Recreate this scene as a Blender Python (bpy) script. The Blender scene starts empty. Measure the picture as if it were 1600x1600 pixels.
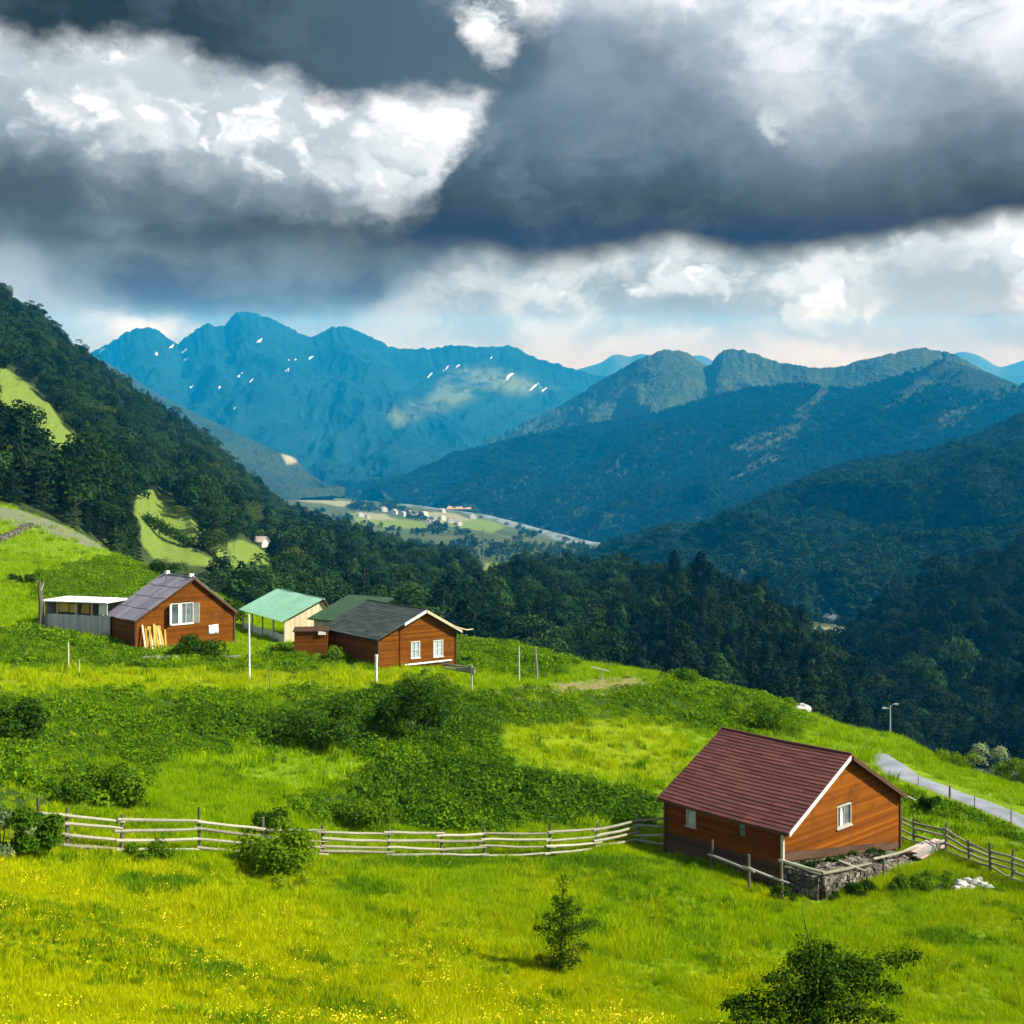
import bpy, bmesh, math, random
import numpy as np
from mathutils import Vector, Matrix
rng = np.random.default_rng(7)
random.seed(7)
F, H = 1700.0, 770.0          # focal length and horizon row of the 1600 px wide photograph
scene = bpy.context.scene
C = scene.collection
EXPOSURE = 0.95
SUN_AZ, SUN_EL = math.radians(103), math.radians(41)   # azimuth from the view axis towards the right

# ------------------------------------------------------------------ scene settings
cam_d = bpy.data.cameras.new('camera')
cam = bpy.data.objects.new('camera', cam_d); C.objects.link(cam)
cam.rotation_euler = (math.radians(90), 0, 0)
cam_d.sensor_width = 36; cam_d.lens = 36*F/1600; cam_d.shift_y = -(800-H)/1600
cam_d.clip_start = 0.1; cam_d.clip_end = 60000
scene.camera = cam
scene.render.engine = 'CYCLES'
cy = scene.cycles
cy.use_denoising = True
cy.max_bounces = 5; cy.diffuse_bounces = 2; cy.glossy_bounces = 2; cy.transmission_bounces = 2
cy.transparent_max_bounces = 4; cy.volume_bounces = 0
cy.use_adaptive_sampling = True; cy.adaptive_threshold = 0.02
cy.caustics_reflective = False; cy.caustics_refractive = False
vs = scene.view_settings
vs.view_transform = 'Standard'; vs.look = 'None'; vs.exposure = EXPOSURE; vs.gamma = 1; vs.use_curve_mapping = False

sd = bpy.data.lights.new('sun', 'SUN'); sd.energy = 5.0; sd.angle = math.radians(0.5); sd.color = (1, 0.93, 0.80)
sun = bpy.data.objects.new('sun', sd); C.objects.link(sun)
sdir = Vector((math.sin(SUN_AZ)*math.cos(SUN_EL), math.cos(SUN_AZ)*math.cos(SUN_EL), math.sin(SUN_EL)))
sun.rotation_euler = sdir.to_track_quat('Z', 'Y').to_euler()

# ------------------------------------------------------------------ node expression builder
class NT:
    def __init__(s, tree): s.t = tree; s.n = tree.nodes; s.l = tree.links
    def new(s, typ, **kw):
        n = s.n.new(typ)
        for k, v in kw.items(): setattr(n, k, v)
        return n
    def put(s, sock, v):
        if isinstance(v, V): s.l.new(v.s, sock)
        elif isinstance(v, bpy.types.NodeSocket): s.l.new(v, sock)
        else: sock.default_value = v
    def m(s, op, a, b=0.0, c=0.0, clamp=False):
        n = s.new('ShaderNodeMath', operation=op); n.use_clamp = clamp
        s.put(n.inputs[0], a); s.put(n.inputs[1], b)
        if op in ('MULTIPLY_ADD', 'SMOOTH_MIN', 'SMOOTH_MAX', 'WRAP', 'COMPARE'): s.put(n.inputs[2], c)
        return V(s, n.outputs[0])
    def ss(s, x, lo, hi, a=0.0, b=1.0):
        n = s.new('ShaderNodeMapRange', interpolation_type='SMOOTHSTEP'); n.clamp = True
        s.put(n.inputs['Value'], x); s.put(n.inputs['From Min'], lo); s.put(n.inputs['From Max'], hi)
        n.inputs['To Min'].default_value = a; n.inputs['To Max'].default_value = b
        return V(s, n.outputs['Result'])
    def lin(s, x, lo, hi, a=0.0, b=1.0):
        n = s.new('ShaderNodeMapRange'); n.clamp = True
        s.put(n.inputs['Value'], x); s.put(n.inputs['From Min'], lo); s.put(n.inputs['From Max'], hi)
        n.inputs['To Min'].default_value = a; n.inputs['To Max'].default_value = b
        return V(s, n.outputs['Result'])
    def noise(s, vec, scale, detail=4, rough=0.5, off=None, dist=0.0, lac=2.0, dim='3D'):
        n = s.new('ShaderNodeTexNoise', noise_dimensions=dim); n.inputs['Scale'].default_value = scale
        if off is not None: vec = s.vm('ADD', vec, (off, off*1.7, 0))
        n.inputs['Detail'].default_value = detail; n.inputs['Roughness'].default_value = rough
        n.inputs['Lacunarity'].default_value = lac; n.inputs['Distortion'].default_value = dist
        s.put(n.inputs['Vector'], vec)
        return V(s, n.outputs['Fac'])
    def voro(s, vec, scale, feature='SMOOTH_F1', smooth=0.6, detail=0, rough=0.5, out='Distance', rand=1.0, dim='3D'):
        n = s.new('ShaderNodeTexVoronoi', feature=feature, voronoi_dimensions=dim); n.inputs['Scale'].default_value = scale
        n.inputs['Detail'].default_value = detail; n.inputs['Roughness'].default_value = rough
        n.inputs['Randomness'].default_value = rand
        if feature == 'SMOOTH_F1': n.inputs['Smoothness'].default_value = smooth
        s.put(n.inputs['Vector'], vec)
        return V(s, n.outputs[out])
    def mix(s, f, a, b):
        n = s.new('ShaderNodeMix', data_type='RGBA'); s.put(n.inputs[0], f)
        for sock, v in ((n.inputs[6], a), (n.inputs[7], b)):
            if isinstance(v, tuple): v = tuple(v)+(1,) if len(v) == 3 else v
            s.put(sock, v)
        return V(s, n.outputs[2])
    def mulc(s, a, b):
        n = s.new('ShaderNodeMix', data_type='RGBA', blend_type='MULTIPLY'); n.inputs[0].default_value = 1
        for sock, v in ((n.inputs[6], a), (n.inputs[7], b)):
            if isinstance(v, tuple): v = tuple(v)+(1,) if len(v) == 3 else v
            s.put(sock, v)
        return V(s, n.outputs[2])
    def curve(s, x, pts, lo, hi):
        """piecewise curve through pts [(x, y)], x in any range, y in lo..hi"""
        xs = [p[0] for p in pts]; x0, x1 = min(xs), max(xs)
        n = s.new('ShaderNodeFloatCurve')
        c = n.mapping.curves[0]
        q = [((a-x0)/(x1-x0), (b-lo)/(hi-lo)) for a, b in sorted(pts)]
        while len(c.points) < len(q): c.points.new(0.5, 0.5)
        for p, v in zip(c.points, q): p.location = v; p.handle_type = 'AUTO'
        n.mapping.update()
        s.put(n.inputs['Value'], s.lin(x, x0, x1))
        return V(s, n.outputs[0])*(hi-lo)+lo
    def xyz(s, vec):
        n = s.new('ShaderNodeSeparateXYZ'); s.put(n.inputs[0], vec)
        return [V(s, o) for o in n.outputs]
    def comb(s, x, y, z):
        n = s.new('ShaderNodeCombineXYZ')
        for i, v in enumerate((x, y, z)): s.put(n.inputs[i], v)
        return V(s, n.outputs[0])
    def vm(s, op, a, b=None, scale=None):
        n = s.new('ShaderNodeVectorMath', operation=op); s.put(n.inputs[0], a)
        if b is not None: s.put(n.inputs[1], b)
        if scale is not None: s.put(n.inputs['Scale'], scale)
        return V(s, n.outputs[0])
    def attr(s, name, out='Fac'):
        n = s.new('ShaderNodeAttribute'); n.attribute_name = name
        return V(s, n.outputs[out])
class V:
    def __init__(s, t, sock): s.t = t; s.s = sock
    def __add__(s, o): return s.t.m('ADD', s, o)
    __radd__ = __add__
    def __sub__(s, o): return s.t.m('SUBTRACT', s, o)
    def __rsub__(s, o): return s.t.m('SUBTRACT', o, s)
    def __mul__(s, o): return s.t.m('MULTIPLY', s, o)
    __rmul__ = __mul__
    def __truediv__(s, o): return s.t.m('DIVIDE', s, o)
HAZE_LID, HAZE_RISE = 142.0, 0.150        # haze lid, sloped from viewpoint to peaks to keep its blue off the clouds
HAZE_COL = (0.0, 0.38, 0.90, 1); HAZE_D = 0.95e-4
# ------------------------------------------------------------------ sky: Nishita daylight behind cloud banks, all laid out by compass direction
def azel(px, py):
    x, z = (px-800)/F, (H-py)/F
    return math.atan(x), z/math.sqrt(1+x*x)
def build_sky():
    w = bpy.data.worlds.new('World'); scene.world = w; w.use_nodes = True
    t = NT(w.node_tree); t.n.clear()
    out = t.new('ShaderNodeOutputWorld'); bg = t.new('ShaderNodeBackground')
    t.l.new(bg.outputs[0], out.inputs[0])
    sky = t.new('ShaderNodeTexSky'); sky.sky_type = 'NISHITA'; sky.sun_disc = False
    sky.sun_elevation = SUN_EL; sky.sun_rotation = SUN_AZ; sky.altitude = 900
    tc = t.new('ShaderNodeTexCoord')
    d = V(t, tc.outputs['Generated'])
    x, y, z = t.xyz(d)
    hyp = t.m('SQRT', x*x+y*y)
    az = t.m('ARCTAN2', x, y)
    e0 = z/t.m('MAXIMUM', hyp, 0.02)
    U0, E0 = az*1000.0, e0*1000.0            # milliradians right of north / above the horizon
    P = t.comb(U0*0.001, E0*0.00135, 0.0)
    # domain warp
    D2 = dict(dim='2D')
    w1 = t.noise(P, 9.0, 3, 0.55, off=1.3, **D2)-0.5
    w2 = t.noise(P, 9.0, 3, 0.55, off=7.7, **D2)-0.5
    w3 = t.noise(P, 34.0, 4, 0.62, off=3.1, **D2)-0.5
    w4 = t.noise(P, 34.0, 4, 0.62, off=9.1, **D2)-0.5
    U = U0+w1*66.0+w3*30.0
    E = E0+w2*44.0+w4*24.0
    Us = U0+w1*40.0; Es = E0+w2*30.0+w4*7.0
    PW = t.comb(U*0.001, E*0.0013, 0.3)
    f1 = t.noise(PW, 12.0, 6, 0.60, off=2.0, **D2)
    f2 = t.noise(P, 5.0, 4, 0.55, off=5.0, **D2)
    bil = 1.0-t.voro(PW, 26.0, 'SMOOTH_F1', 0.45, 2, 0.5, **D2)       # billows
    def pts(L):                               # photograph positions -> (azimuth, elevation) in mrad
        r = []
        for p in L:
            a, e = azel(*p); r.append((a*1000, e*1000))
        return r
    def cv(L, var=None): return t.curve(Us if var is None else var, pts(L), -60, 640)
    def blob(px, py, rx, ry, soft=0.5, Uq=None, Eq=None):
        a, e = azel(px, py)
        dx = ((U if Uq is None else Uq)-a*1000)/(rx/1.7*math.cos(a)); dy = ((E if Eq is None else Eq)-e*1000)/(ry/1.7)
        r = t.m('SQRT', dx*dx+dy*dy)
        return t.ss(r, 1.0+soft, 1.0-soft, 0, 1)
    K = 2.0**-EXPOSURE
    def c(r, g, b, k=1.0):                    # display colour -> scene radiance
        f = lambda v: (v/255/12.92 if v/255 < .04045 else ((v/255+.055)/1.055)**2.4)*K*k
        return (f(r), f(g), f(b))
    WHITE, PALE, GREY = c(254, 254, 253, 1.25), c(226, 233, 236, 1.05), c(150, 172, 186)
    # sheet of high bright cloud with a little of the real blue behind it
    lay = t.ss(f2*0.6+f1*0.4, 0.36, 0.60)
    blue = t.vm('SCALE', V(t, sky.outputs[0]), scale=0.10)
    col = t.mix(0.9, blue, t.mix(lay, c(188, 203, 212), WHITE))
    # left low grey veil and pale horizon
    col = t.mix(blob(140, 430, 420, 120, 0.8)*0.85, col, c(150, 174, 192))
    col = t.mix(blob(700, 470, 330, 90, 0.8)*0.8, col, c(140, 160, 172))
    lowR = blob(1200, 480, 620, 110, 0.6)
    col = t.mix(lowR*0.9, col, t.mix(t.ss(f1, 0.36, 0.66), c(166, 184, 192), c(240, 244, 244)))
    # cumulus heads: bright top, grey underside
    def puff(px, py, rx, ry, under=(168, 184, 192), k=0.9, soft=0.34, up=0.35):
        nonlocal col
        a_, e_ = azel(px, py)
        dxq = (U-a_*1000)/(rx/1.7*math.cos(a_)); dyq = (E-e_*1000)/(ry/1.7)
        r = t.m('SQRT', dxq*dxq+dyq*dyq)-(bil-0.55)*0.9
        m = t.ss(r, 1.0+soft, 1.0-soft)*t.ss(dyq, -0.95, -0.25)
        u = blob(px+rx*0.25, py+ry*0.75, rx*1.05, ry*0.75, 0.55)
        if under: col = t.mix(u*0.8, col, c(*under))
        col = t.mix(m*k, col, t.mix(t.ss(bil*0.7+f1*0.3+t.lin(dyq, -0.8, 0.9)*0.22, 0.48, 0.84), PALE, WHITE))
    for a in [(1050, 462, 60, 34), (1120, 452, 52, 30), (1235, 492, 40, 36), (1315, 505, 75, 38), (1290, 480, 50, 34), (1440, 405, 60, 36), (1540, 400, 80, 46), (1590, 450, 50, 46), (850, 452, 34, 30)]: puff(*a)
    col = t.mix(blob(1470, 460, 90, 55, 0.5)*0.9, col, c(182, 196, 204))
    col = t.mix(blob(1585, 508, 60, 26, 0.5)*0.85, col, c(128, 150, 164))
    col = t.mix(blob(1060, 500, 90, 26, 0.6)*0.6, col, c(140, 164, 176))
    col = t.mix(blob(880, 560, 250, 26, 0.7)*0.7, col, c(236, 242, 242))
    col = t.mix(blob(1290, 562, 120, 22, 0.7)*0.7, col, WHITE)
    col = t.mix(blob(235, 515, 60, 26, 0.8)*0.95, col, WHITE)
    # bright gap between the banks, left
    gapm = blob(380, 215, 500, 130, 0.6)
    col = t.mix(gapm, col, t.mix(t.ss(f1*0.5+bil*0.3+f2*0.2+t.ss(U0, -260.0, -90.0)*0.14, 0.42, 0.64), c(204, 216, 223), WHITE))
    # A: grey bank across the left middle
    topA = cv([(-300, 170), (0, 176), (90, 200), (160, 232), (300, 246), (440, 296), (560, 304), (700, 306), (760, 310), (2000, 300)])
    botA = cv([(-300, 420), (0, 395), (120, 445), (250, 488), (400, 506), (520, 500), (640, 450), (760, 400), (900, 385), (1000, 385), (2000, 380)])
    mA = t.ss(E+(bil-0.55)*22.0, topA+62.0, topA-58.0)*t.ss(Es, botA-24.0, botA+20.0)*t.ss(U, pts([(1000, 300)])[0][0], pts([(820, 300)])[0][0])
    coreA = t.m('MAXIMUM', blob(150, 285, 330, 42, 0.8, Us, Es), blob(640, 350, 300, 46, 0.9, Us, Es))
    colA = t.mix(t.ss(f1*0.5+f2*0.5, 0.36, 0.66), c(82, 106, 126), c(122, 148, 166))
    colA = t.mix(coreA*0.85, colA, c(58, 82, 98))
    colA = t.mix(t.ss(E, topA-95.0, topA+25.0)*0.40, colA, c(158, 178, 194))
    col = t.mix(mA, col, colA)
    for a in [(90, 165, 36, 40), (225, 195, 90, 56), (205, 150, 46, 30), (560, 268, 90, 46), (640, 230, 90, 60), (400, 215, 70, 40)]: puff(*a, under=None, k=0.85, soft=0.55)
    # C: the great bank on the right
    topC = cv([(-300, 380), (500, 352), (600, 338), (665, 318), (690, 285), (708, 235), (736, 172), (770, 110), (830, 10), (900, -20), (1010, 20), (1120, 85), (1220, 125), (1300, 150), (1400, 150), (1500, 105), (1600, 85), (2000, 80)], U)
    botC = cv([(-300, 380), (560, 375), (700, 386), (800, 394), (890, 407), (960, 396), (1060, 388), (1200, 398), (1300, 392), (1400, 374), (1500, 358), (1600, 338), (2000, 300)])
    softT = t.curve(U0, [(-700, 24), (-220, 24), (-60, 26), (20, 34), (120, 52), (250, 62), (450, 62), (700, 60)], 0, 100)
    mC = t.ss(E, topC+softT, topC-softT*1.1)*t.ss(Es, botC-13.0, botC+15.0)
    hC = t.lin(E, botC, botC+190.0)
    gC = t.mix(t.ss(hC, 0.0, 0.42), c(40, 62, 76), c(78, 102, 122))
    gC = t.mix(t.ss(hC, 0.35, 1.0), gC, c(128, 150, 170))
    gC = t.mix(t.ss(f1, 0.46, 0.74)*0.28, gC, c(124, 148, 166))
    gC = t.mix(t.ss(f2, 0.55, 0.40)*0.45, gC, c(44, 66, 82))
    gC = t.mix(t.ss(E, topC-150.0, topC+10.0)*0.45*t.ss(U0, 0.0, 120.0), gC, c(164, 182, 198))
    gC = t.mix(t.ss(f2*0.6+f1*0.4, 0.50, 0.68)*0.32*t.ss(hC, 0.15, 0.5), gC, c(146, 166, 186))
    col = t.mix(mC, col, gC)
    col = t.mix(blob(1208, 185, 22, 22, 0.5)*t.ss(f1, 0.40, 0.56)*0.8, col, c(216, 226, 230))
    # B: dark bank along the top left
    botB = cv([(-300, 50), (0, 66), (150, 74), (240, 64), (300, 98), (370, 118), (430, 130), (480, 152), (560, 158), (620, 138), (700, 146), (760, 152), (830, 130), (860, 60), (900, -60), (2000, -60)])
    mB = t.ss(E, botB-20.0, botB+20.0)*t.ss(U0, -900.0, -640.0)*t.ss(U0, 70.0, -10.0)
    cB = t.mix(t.ss(U0, -80.0, -340.0), c(84, 108, 128), c(42, 64, 78))
    cB = t.mix(t.ss(f1, 0.44, 0.74)*0.38, cB, c(98, 122, 138))
    col = t.mix(mB, col, cB)
    wedge = t.m('MAXIMUM', blob(800, -30, 90, 52, 0.8), blob(766, 36, 26, 46, 0.9))
    col = t.mix(wedge*t.ss(f1, 0.34, 0.50)*0.97, col, t.mix(t.ss(f1, 0.4, 0.6), c(190, 204, 212), WHITE))
    lowc = t.mix(t.ss(U0, -260.0, 120.0, 0.12, 0.62), col, c(255, 238, 214))
    col = t.mix(t.ss(e0, 0.190, 0.100), col, t.mulc(lowc, (0.90, 0.78, 0.64)))   # low sky tinted warm to offset the cyan cast of the haze
    # broken cloud over the rest of the sky, higher and behind the viewer
    over = t.m('MAXIMUM', t.ss(E0, 480.0, 620.0), t.ss(t.m('ABSOLUTE', az), 0.65, 0.95))
    rest = t.mix(t.ss(t.noise(d, 2.6, 3, 0.55), 0.40, 0.62), blue, c(205, 214, 220))
    col = t.mix(over, col, rest)
    # below the horizon only distant ground haze
    col = t.mix(t.ss(E0, -8.0, -60.0), col, (0.10, 0.13, 0.15))
    # the valley haze adds its own blue light in front of the cloud; the cloud itself is that much darker
    L = t.m('MINIMUM', t.m('DIVIDE', HAZE_LID, t.m('MAXIMUM', e0-HAZE_RISE, 0.004)), 2600.0)
    ch = t.new('ShaderNodeSeparateColor'); t.put(ch.inputs[0], col); cc = t.new('ShaderNodeCombineColor')
    for i, (k_, h_, f_) in enumerate(zip((0.0, HAZE_COL[1], HAZE_COL[2]), (0.0, 0.42, 0.44), (0.8, 0.45, 0.4))):
        T_ = t.m('EXPONENT', L*(-k_*HAZE_D))
        t.put(cc.inputs[i], t.m('MAXIMUM', V(t, ch.outputs[i])-(1.0-T_)*h_, V(t, ch.outputs[i])*f_)/T_)
    col = V(t, cc.outputs[0])
    t.put(bg.inputs['Color'], col); bg.inputs['Strength'].default_value = 1.0
    w.cycles.sampling_method = 'MANUAL'; w.cycles.sample_map_resolution = 512
build_sky()
# ------------------------------------------------------------------ numeric helpers
def smooth(x, a, b):
    t = np.clip((x-a)/(b-a+1e-12), 0, 1); return t*t*(3-2*t)
_perm = np.random.default_rng(3).permutation(512)
_grad = np.stack([np.cos(np.arange(512)*2.399), np.sin(np.arange(512)*2.399)], 1)
def perlin(x, y):
    x = np.asarray(x, float); y = np.asarray(y, float)
    xi = np.floor(x).astype(int); yi = np.floor(y).astype(int); xf = x-xi; yf = y-yi
    u = xf*xf*xf*(xf*(xf*6-15)+10); v = yf*yf*yf*(yf*(yf*6-15)+10)
    def g(a, b):
        h = _perm[(_perm[(xi+a) & 511]+yi+b) & 511]
        return _grad[h, 0]*(xf-a)+_grad[h, 1]*(yf-b)
    return (g(0, 0)*(1-u)+g(1, 0)*u)*(1-v)+(g(0, 1)*(1-u)+g(1, 1)*u)*v
def fbm(x, y, octv=4, gain=0.5):
    s = 0; a = 1.0
    for o in range(octv):
        s = s+a*perlin(x*2**o+o*17.3, y*2**o+o*9.1); a *= gain
    return s
def ridged(x, y, octv=4, gain=0.5):
    s = 0; a = 1.0
    for o in range(octv):
        s = s+a*(1-2.4*np.abs(perlin(x*2**o+o*31.7, y*2**o+o*5.9))); a *= gain
    return s-1.0
def poly_mask(px, py, pts, soft=6.0):
    """signed soft inside test of a polygon in survey coordinates"""
    pts = np.array(pts, float); px = np.asarray(px, float); py = np.asarray(py, float)
    ins = np.zeros(px.shape, bool); dist = np.full(px.shape, 1e9)
    for i in range(len(pts)):
        x1, y1 = pts[i]; x2, y2 = pts[(i+1) % len(pts)]
        cnd = (y1 > py) != (y2 > py)
        with np.errstate(divide='ignore', invalid='ignore'):
            xx = (x2-x1)*(py-y1)/(y2-y1+1e-12)+x1
        ins ^= cnd & (px < xx)
        dx, dy = x2-x1, y2-y1
        tt = np.clip(((px-x1)*dx+(py-y1)*dy)/(dx*dx+dy*dy+1e-9), 0, 1)
        dist = np.minimum(dist, np.hypot(px-x1-tt*dx, py-y1-tt*dy))
    return smooth(np.where(ins, dist, -dist), -soft, soft)
def line_dist(px, py, pts):
    pts = np.array(pts, float); px = np.asarray(px, float); py = np.asarray(py, float); dist = np.full(px.shape, 1e9)
    for (x1, y1), (x2, y2) in zip(pts[:-1], pts[1:]):
        dx, dy = x2-x1, y2-y1
        tt = np.clip(((px-x1)*dx+(py-y1)*dy)/(dx*dx+dy*dy+1e-9), 0, 1)
        dist = np.minimum(dist, np.hypot(px-x1-tt*dx, py-y1-tt*dy))
    return dist
def proj(x, y, z):
    y = np.maximum(y, 0.5); return 800+F*x/y, H-F*z/y
def P3(px, py, Y): return np.array([(px-800)/F*Y, Y, (H-py)/F*Y])
def mesh_from(name, verts, faces, mat=None, smooth_sh=False, attrs=None):
    me = bpy.data.meshes.new(name)
    verts = np.asarray(verts, np.float32)
    if isinstance(faces, np.ndarray):
        nf, k = faces.shape
        me.vertices.add(len(verts)); me.vertices.foreach_set('co', verts.ravel())
        me.loops.add(nf*k); me.loops.foreach_set('vertex_index', faces.astype(np.int32).ravel())
        me.polygons.add(nf)
        me.polygons.foreach_set('loop_start', np.arange(0, nf*k, k, dtype=np.int32))
        me.update(calc_edges=True)
    else:
        me.from_pydata([tuple(v) for v in verts], [], faces); me.update()
    if smooth_sh: me.polygons.foreach_set('use_smooth', np.ones(len(me.polygons), bool))
    for k, v in (attrs or {}).items():
        a = me.attributes.new(k, 'FLOAT', 'POINT'); a.data.foreach_set('value', np.asarray(v, np.float32))
    for m in (mat if isinstance(mat, (list, tuple)) else [mat]):
        if m is not None: me.materials.append(m)
    return me
def link(name, me, parent=None):
    o = bpy.data.objects.new(name, me); C.objects.link(o)
    if parent is not None: o.parent = parent
    return o
def tag(o, label=None, cat=None, group=None, kind=None):
    if label: o['label'] = label
    if cat: o['category'] = cat
    if group: o['group'] = group
    if kind: o['kind'] = kind
    return o
def thing(name, label, cat, loc=(0, 0, 0), rz=0, group=None):
    o = bpy.data.objects.new(name, None); C.objects.link(o)
    o.location = loc; o.rotation_euler = (0, 0, rz); o.empty_display_size = 0.2
    return tag(o, label, cat, group)
def grid_faces(nu, nv):
    i = np.arange(nu*nv).reshape(nu, nv)
    return np.stack([i[:-1, :-1], i[1:, :-1], i[1:, 1:], i[:-1, 1:]], -1).reshape(-1, 4)

# ------------------------------------------------------------------ materials
def material(name, rough=0.8, spec=0.2):
    m = bpy.data.materials.new(name); m.use_nodes = True
    t = NT(m.node_tree); b = m.node_tree.nodes['Principled BSDF']
    b.inputs['Roughness'].default_value = rough; b.inputs['Specular IOR Level'].default_value = spec
    return m, t, b
def geo_pos(t):
    return V(t, t.new('ShaderNodeNewGeometry').outputs['Position'])
def obj_pos(t):
    return V(t, t.new('ShaderNodeTexCoord').outputs['Object'])
def bump(t, b, h, dist, strength=1.0):
    n = t.new('ShaderNodeBump'); n.inputs['Strength'].default_value = strength; n.inputs['Distance'].default_value = dist
    t.put(n.inputs['Height'], h); t.l.new(n.outputs[0], b.inputs['Normal'])
    return n

# ------------------------------------------------------------------ the near hillside (a height field measured along bearings from the viewpoint)
COLS = {
 -300: [(1600,20),(1330,36),(1150,58),(1050,76),(985,95),(890,130),(780,190),(740,260)],
 0:    [(1600,21),(1330,38),(1150,60),(1060,78),(990,98),(905,130),(800,190),(772,260)],
 100:  [(1600,22),(1332,40),(1150,62),(1062,80),(1002,98),(915,128),(830,180),(815,260)],
 200:  [(1600,23),(1335,42),(1150,65),(1065,82),(1015,98),(930,125),(878,165),(880,260)],
 300:  [(1600,24),(1335,44),(1170,62),(1070,82),(1022,97),(960,125),(915,165),(930,260)],
 400:  [(1600,25),(1335,46),(1200,60),(1075,82),(1040,92),(985,125),(960,160),(985,260)],
 600:  [(1600,26.5),(1338,49),(1260,58),(1130,74),(1080,82),(1046,94),(1000,125),(990,150),(1030,260)],
 800:  [(1600,28),(1335,52),(1260,61),(1140,77),(1085,85),(1062,95),(1004,128),(1045,180),(1100,260)],
 1000: [(1600,30),(1400,44),(1325,56),(1260,66),(1150,82),(1085,94),(1042,112),(1100,150),(1180,250)],
 1200: [(1600,31.5),(1400,49),(1335,60),(1260,70),(1170,84),(1110,98),(1086,108),(1150,145),(1240,250)],
 1400: [(1600,33),(1395,50),(1320,58),(1250,68),(1200,77),(1160,88),(1150,94),(1215,130),(1290,250)],
 1600: [(1600,34.5),(1380,50),(1330,57),(1290,64),(1255,70),(1238,78),(1230,84),(1300,120),(1360,250)],
 1900: [(1600,36),(1420,48),(1380,54),(1360,60),(1340,66),(1330,72),(1325,76),(1400,110),(1430,250)],
}
TY = np.arange(20, 261, 0.5); TPX = np.arange(-300, 1901, 20)
def _near_table():
    ks = sorted(COLS); Z = np.zeros((len(ks), len(TY)))
    for i, k in enumerate(ks):
        a = np.array(sorted((Y, (H-p)/F*Y) for p, Y in COLS[k]))
        z = np.interp(TY, a[:, 0], a[:, 1])
        lo = TY < a[0, 0]; z[lo] = a[0, 1]+(a[0, 0]-TY[lo])*0.42
        hi = TY > a[-1, 0]; z[hi] = a[-1, 1]-(TY[hi]-a[-1, 0])*0.25
        Z[i] = z
    k5 = np.exp(-np.linspace(-2, 2, 9)**2); k5 /= k5.sum()
    Z = np.stack([np.convolve(np.pad(r, 4, mode='edge'), k5, 'valid') for r in Z])
    T = np.stack([np.interp(TPX, ks, Z[:, j]) for j in range(len(TY))], 1)
    g = np.exp(-np.linspace(-2, 2, 7)**2); g /= g.sum()
    return np.stack([np.convolve(np.pad(T[:, j], 3, mode='edge'), g, 'valid') for j in range(len(TY))], 1)
TZ = _near_table()
def near_z(x, y, rough=True):
    x = np.asarray(x, float); y = np.asarray(y, float)
    yc = np.clip(y, 20, 259.9)
    px = np.clip(800+F*x/yc, -300, 1899.9)
    i = (px+300)/20; i0 = np.minimum(i.astype(int), len(TPX)-2); fi = i-i0
    j = (yc-20)/0.5; j0 = np.minimum(j.astype(int), len(TY)-2); fj = j-j0
    z = (TZ[i0, j0]*(1-fi)+TZ[i0+1, j0]*fi)*(1-fj)+(TZ[i0, j0+1]*(1-fi)+TZ[i0+1, j0+1]*fi)*fj
    z = z+np.where(y < 20, (20-y)*0.43-np.maximum(0, -y)*0.25, 0)-np.maximum(y-259.9, 0)*0.4
    if rough: z = z+0.16*fbm(x*0.16, y*0.16, 3)+0.35*fbm(x*0.05+5, y*0.05, 2)*smooth(y, 40, 60)
    return z
def ground_at(px, py, y0=20.0, y1=255.0):
    """the point of the near hillside seen in the direction of survey position px, py"""
    ys = np.arange(y0, y1, 0.05); xs = (px-800)/F*ys; zr = (H-py)/F*ys
    d = near_z(xs, ys)-zr
    k = np.argmax(d >= 0)
    if d[k] < 0: k = int(np.argmax(d))
    return np.array([xs[k], ys[k], float(near_z(xs[k], ys[k]))])

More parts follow.
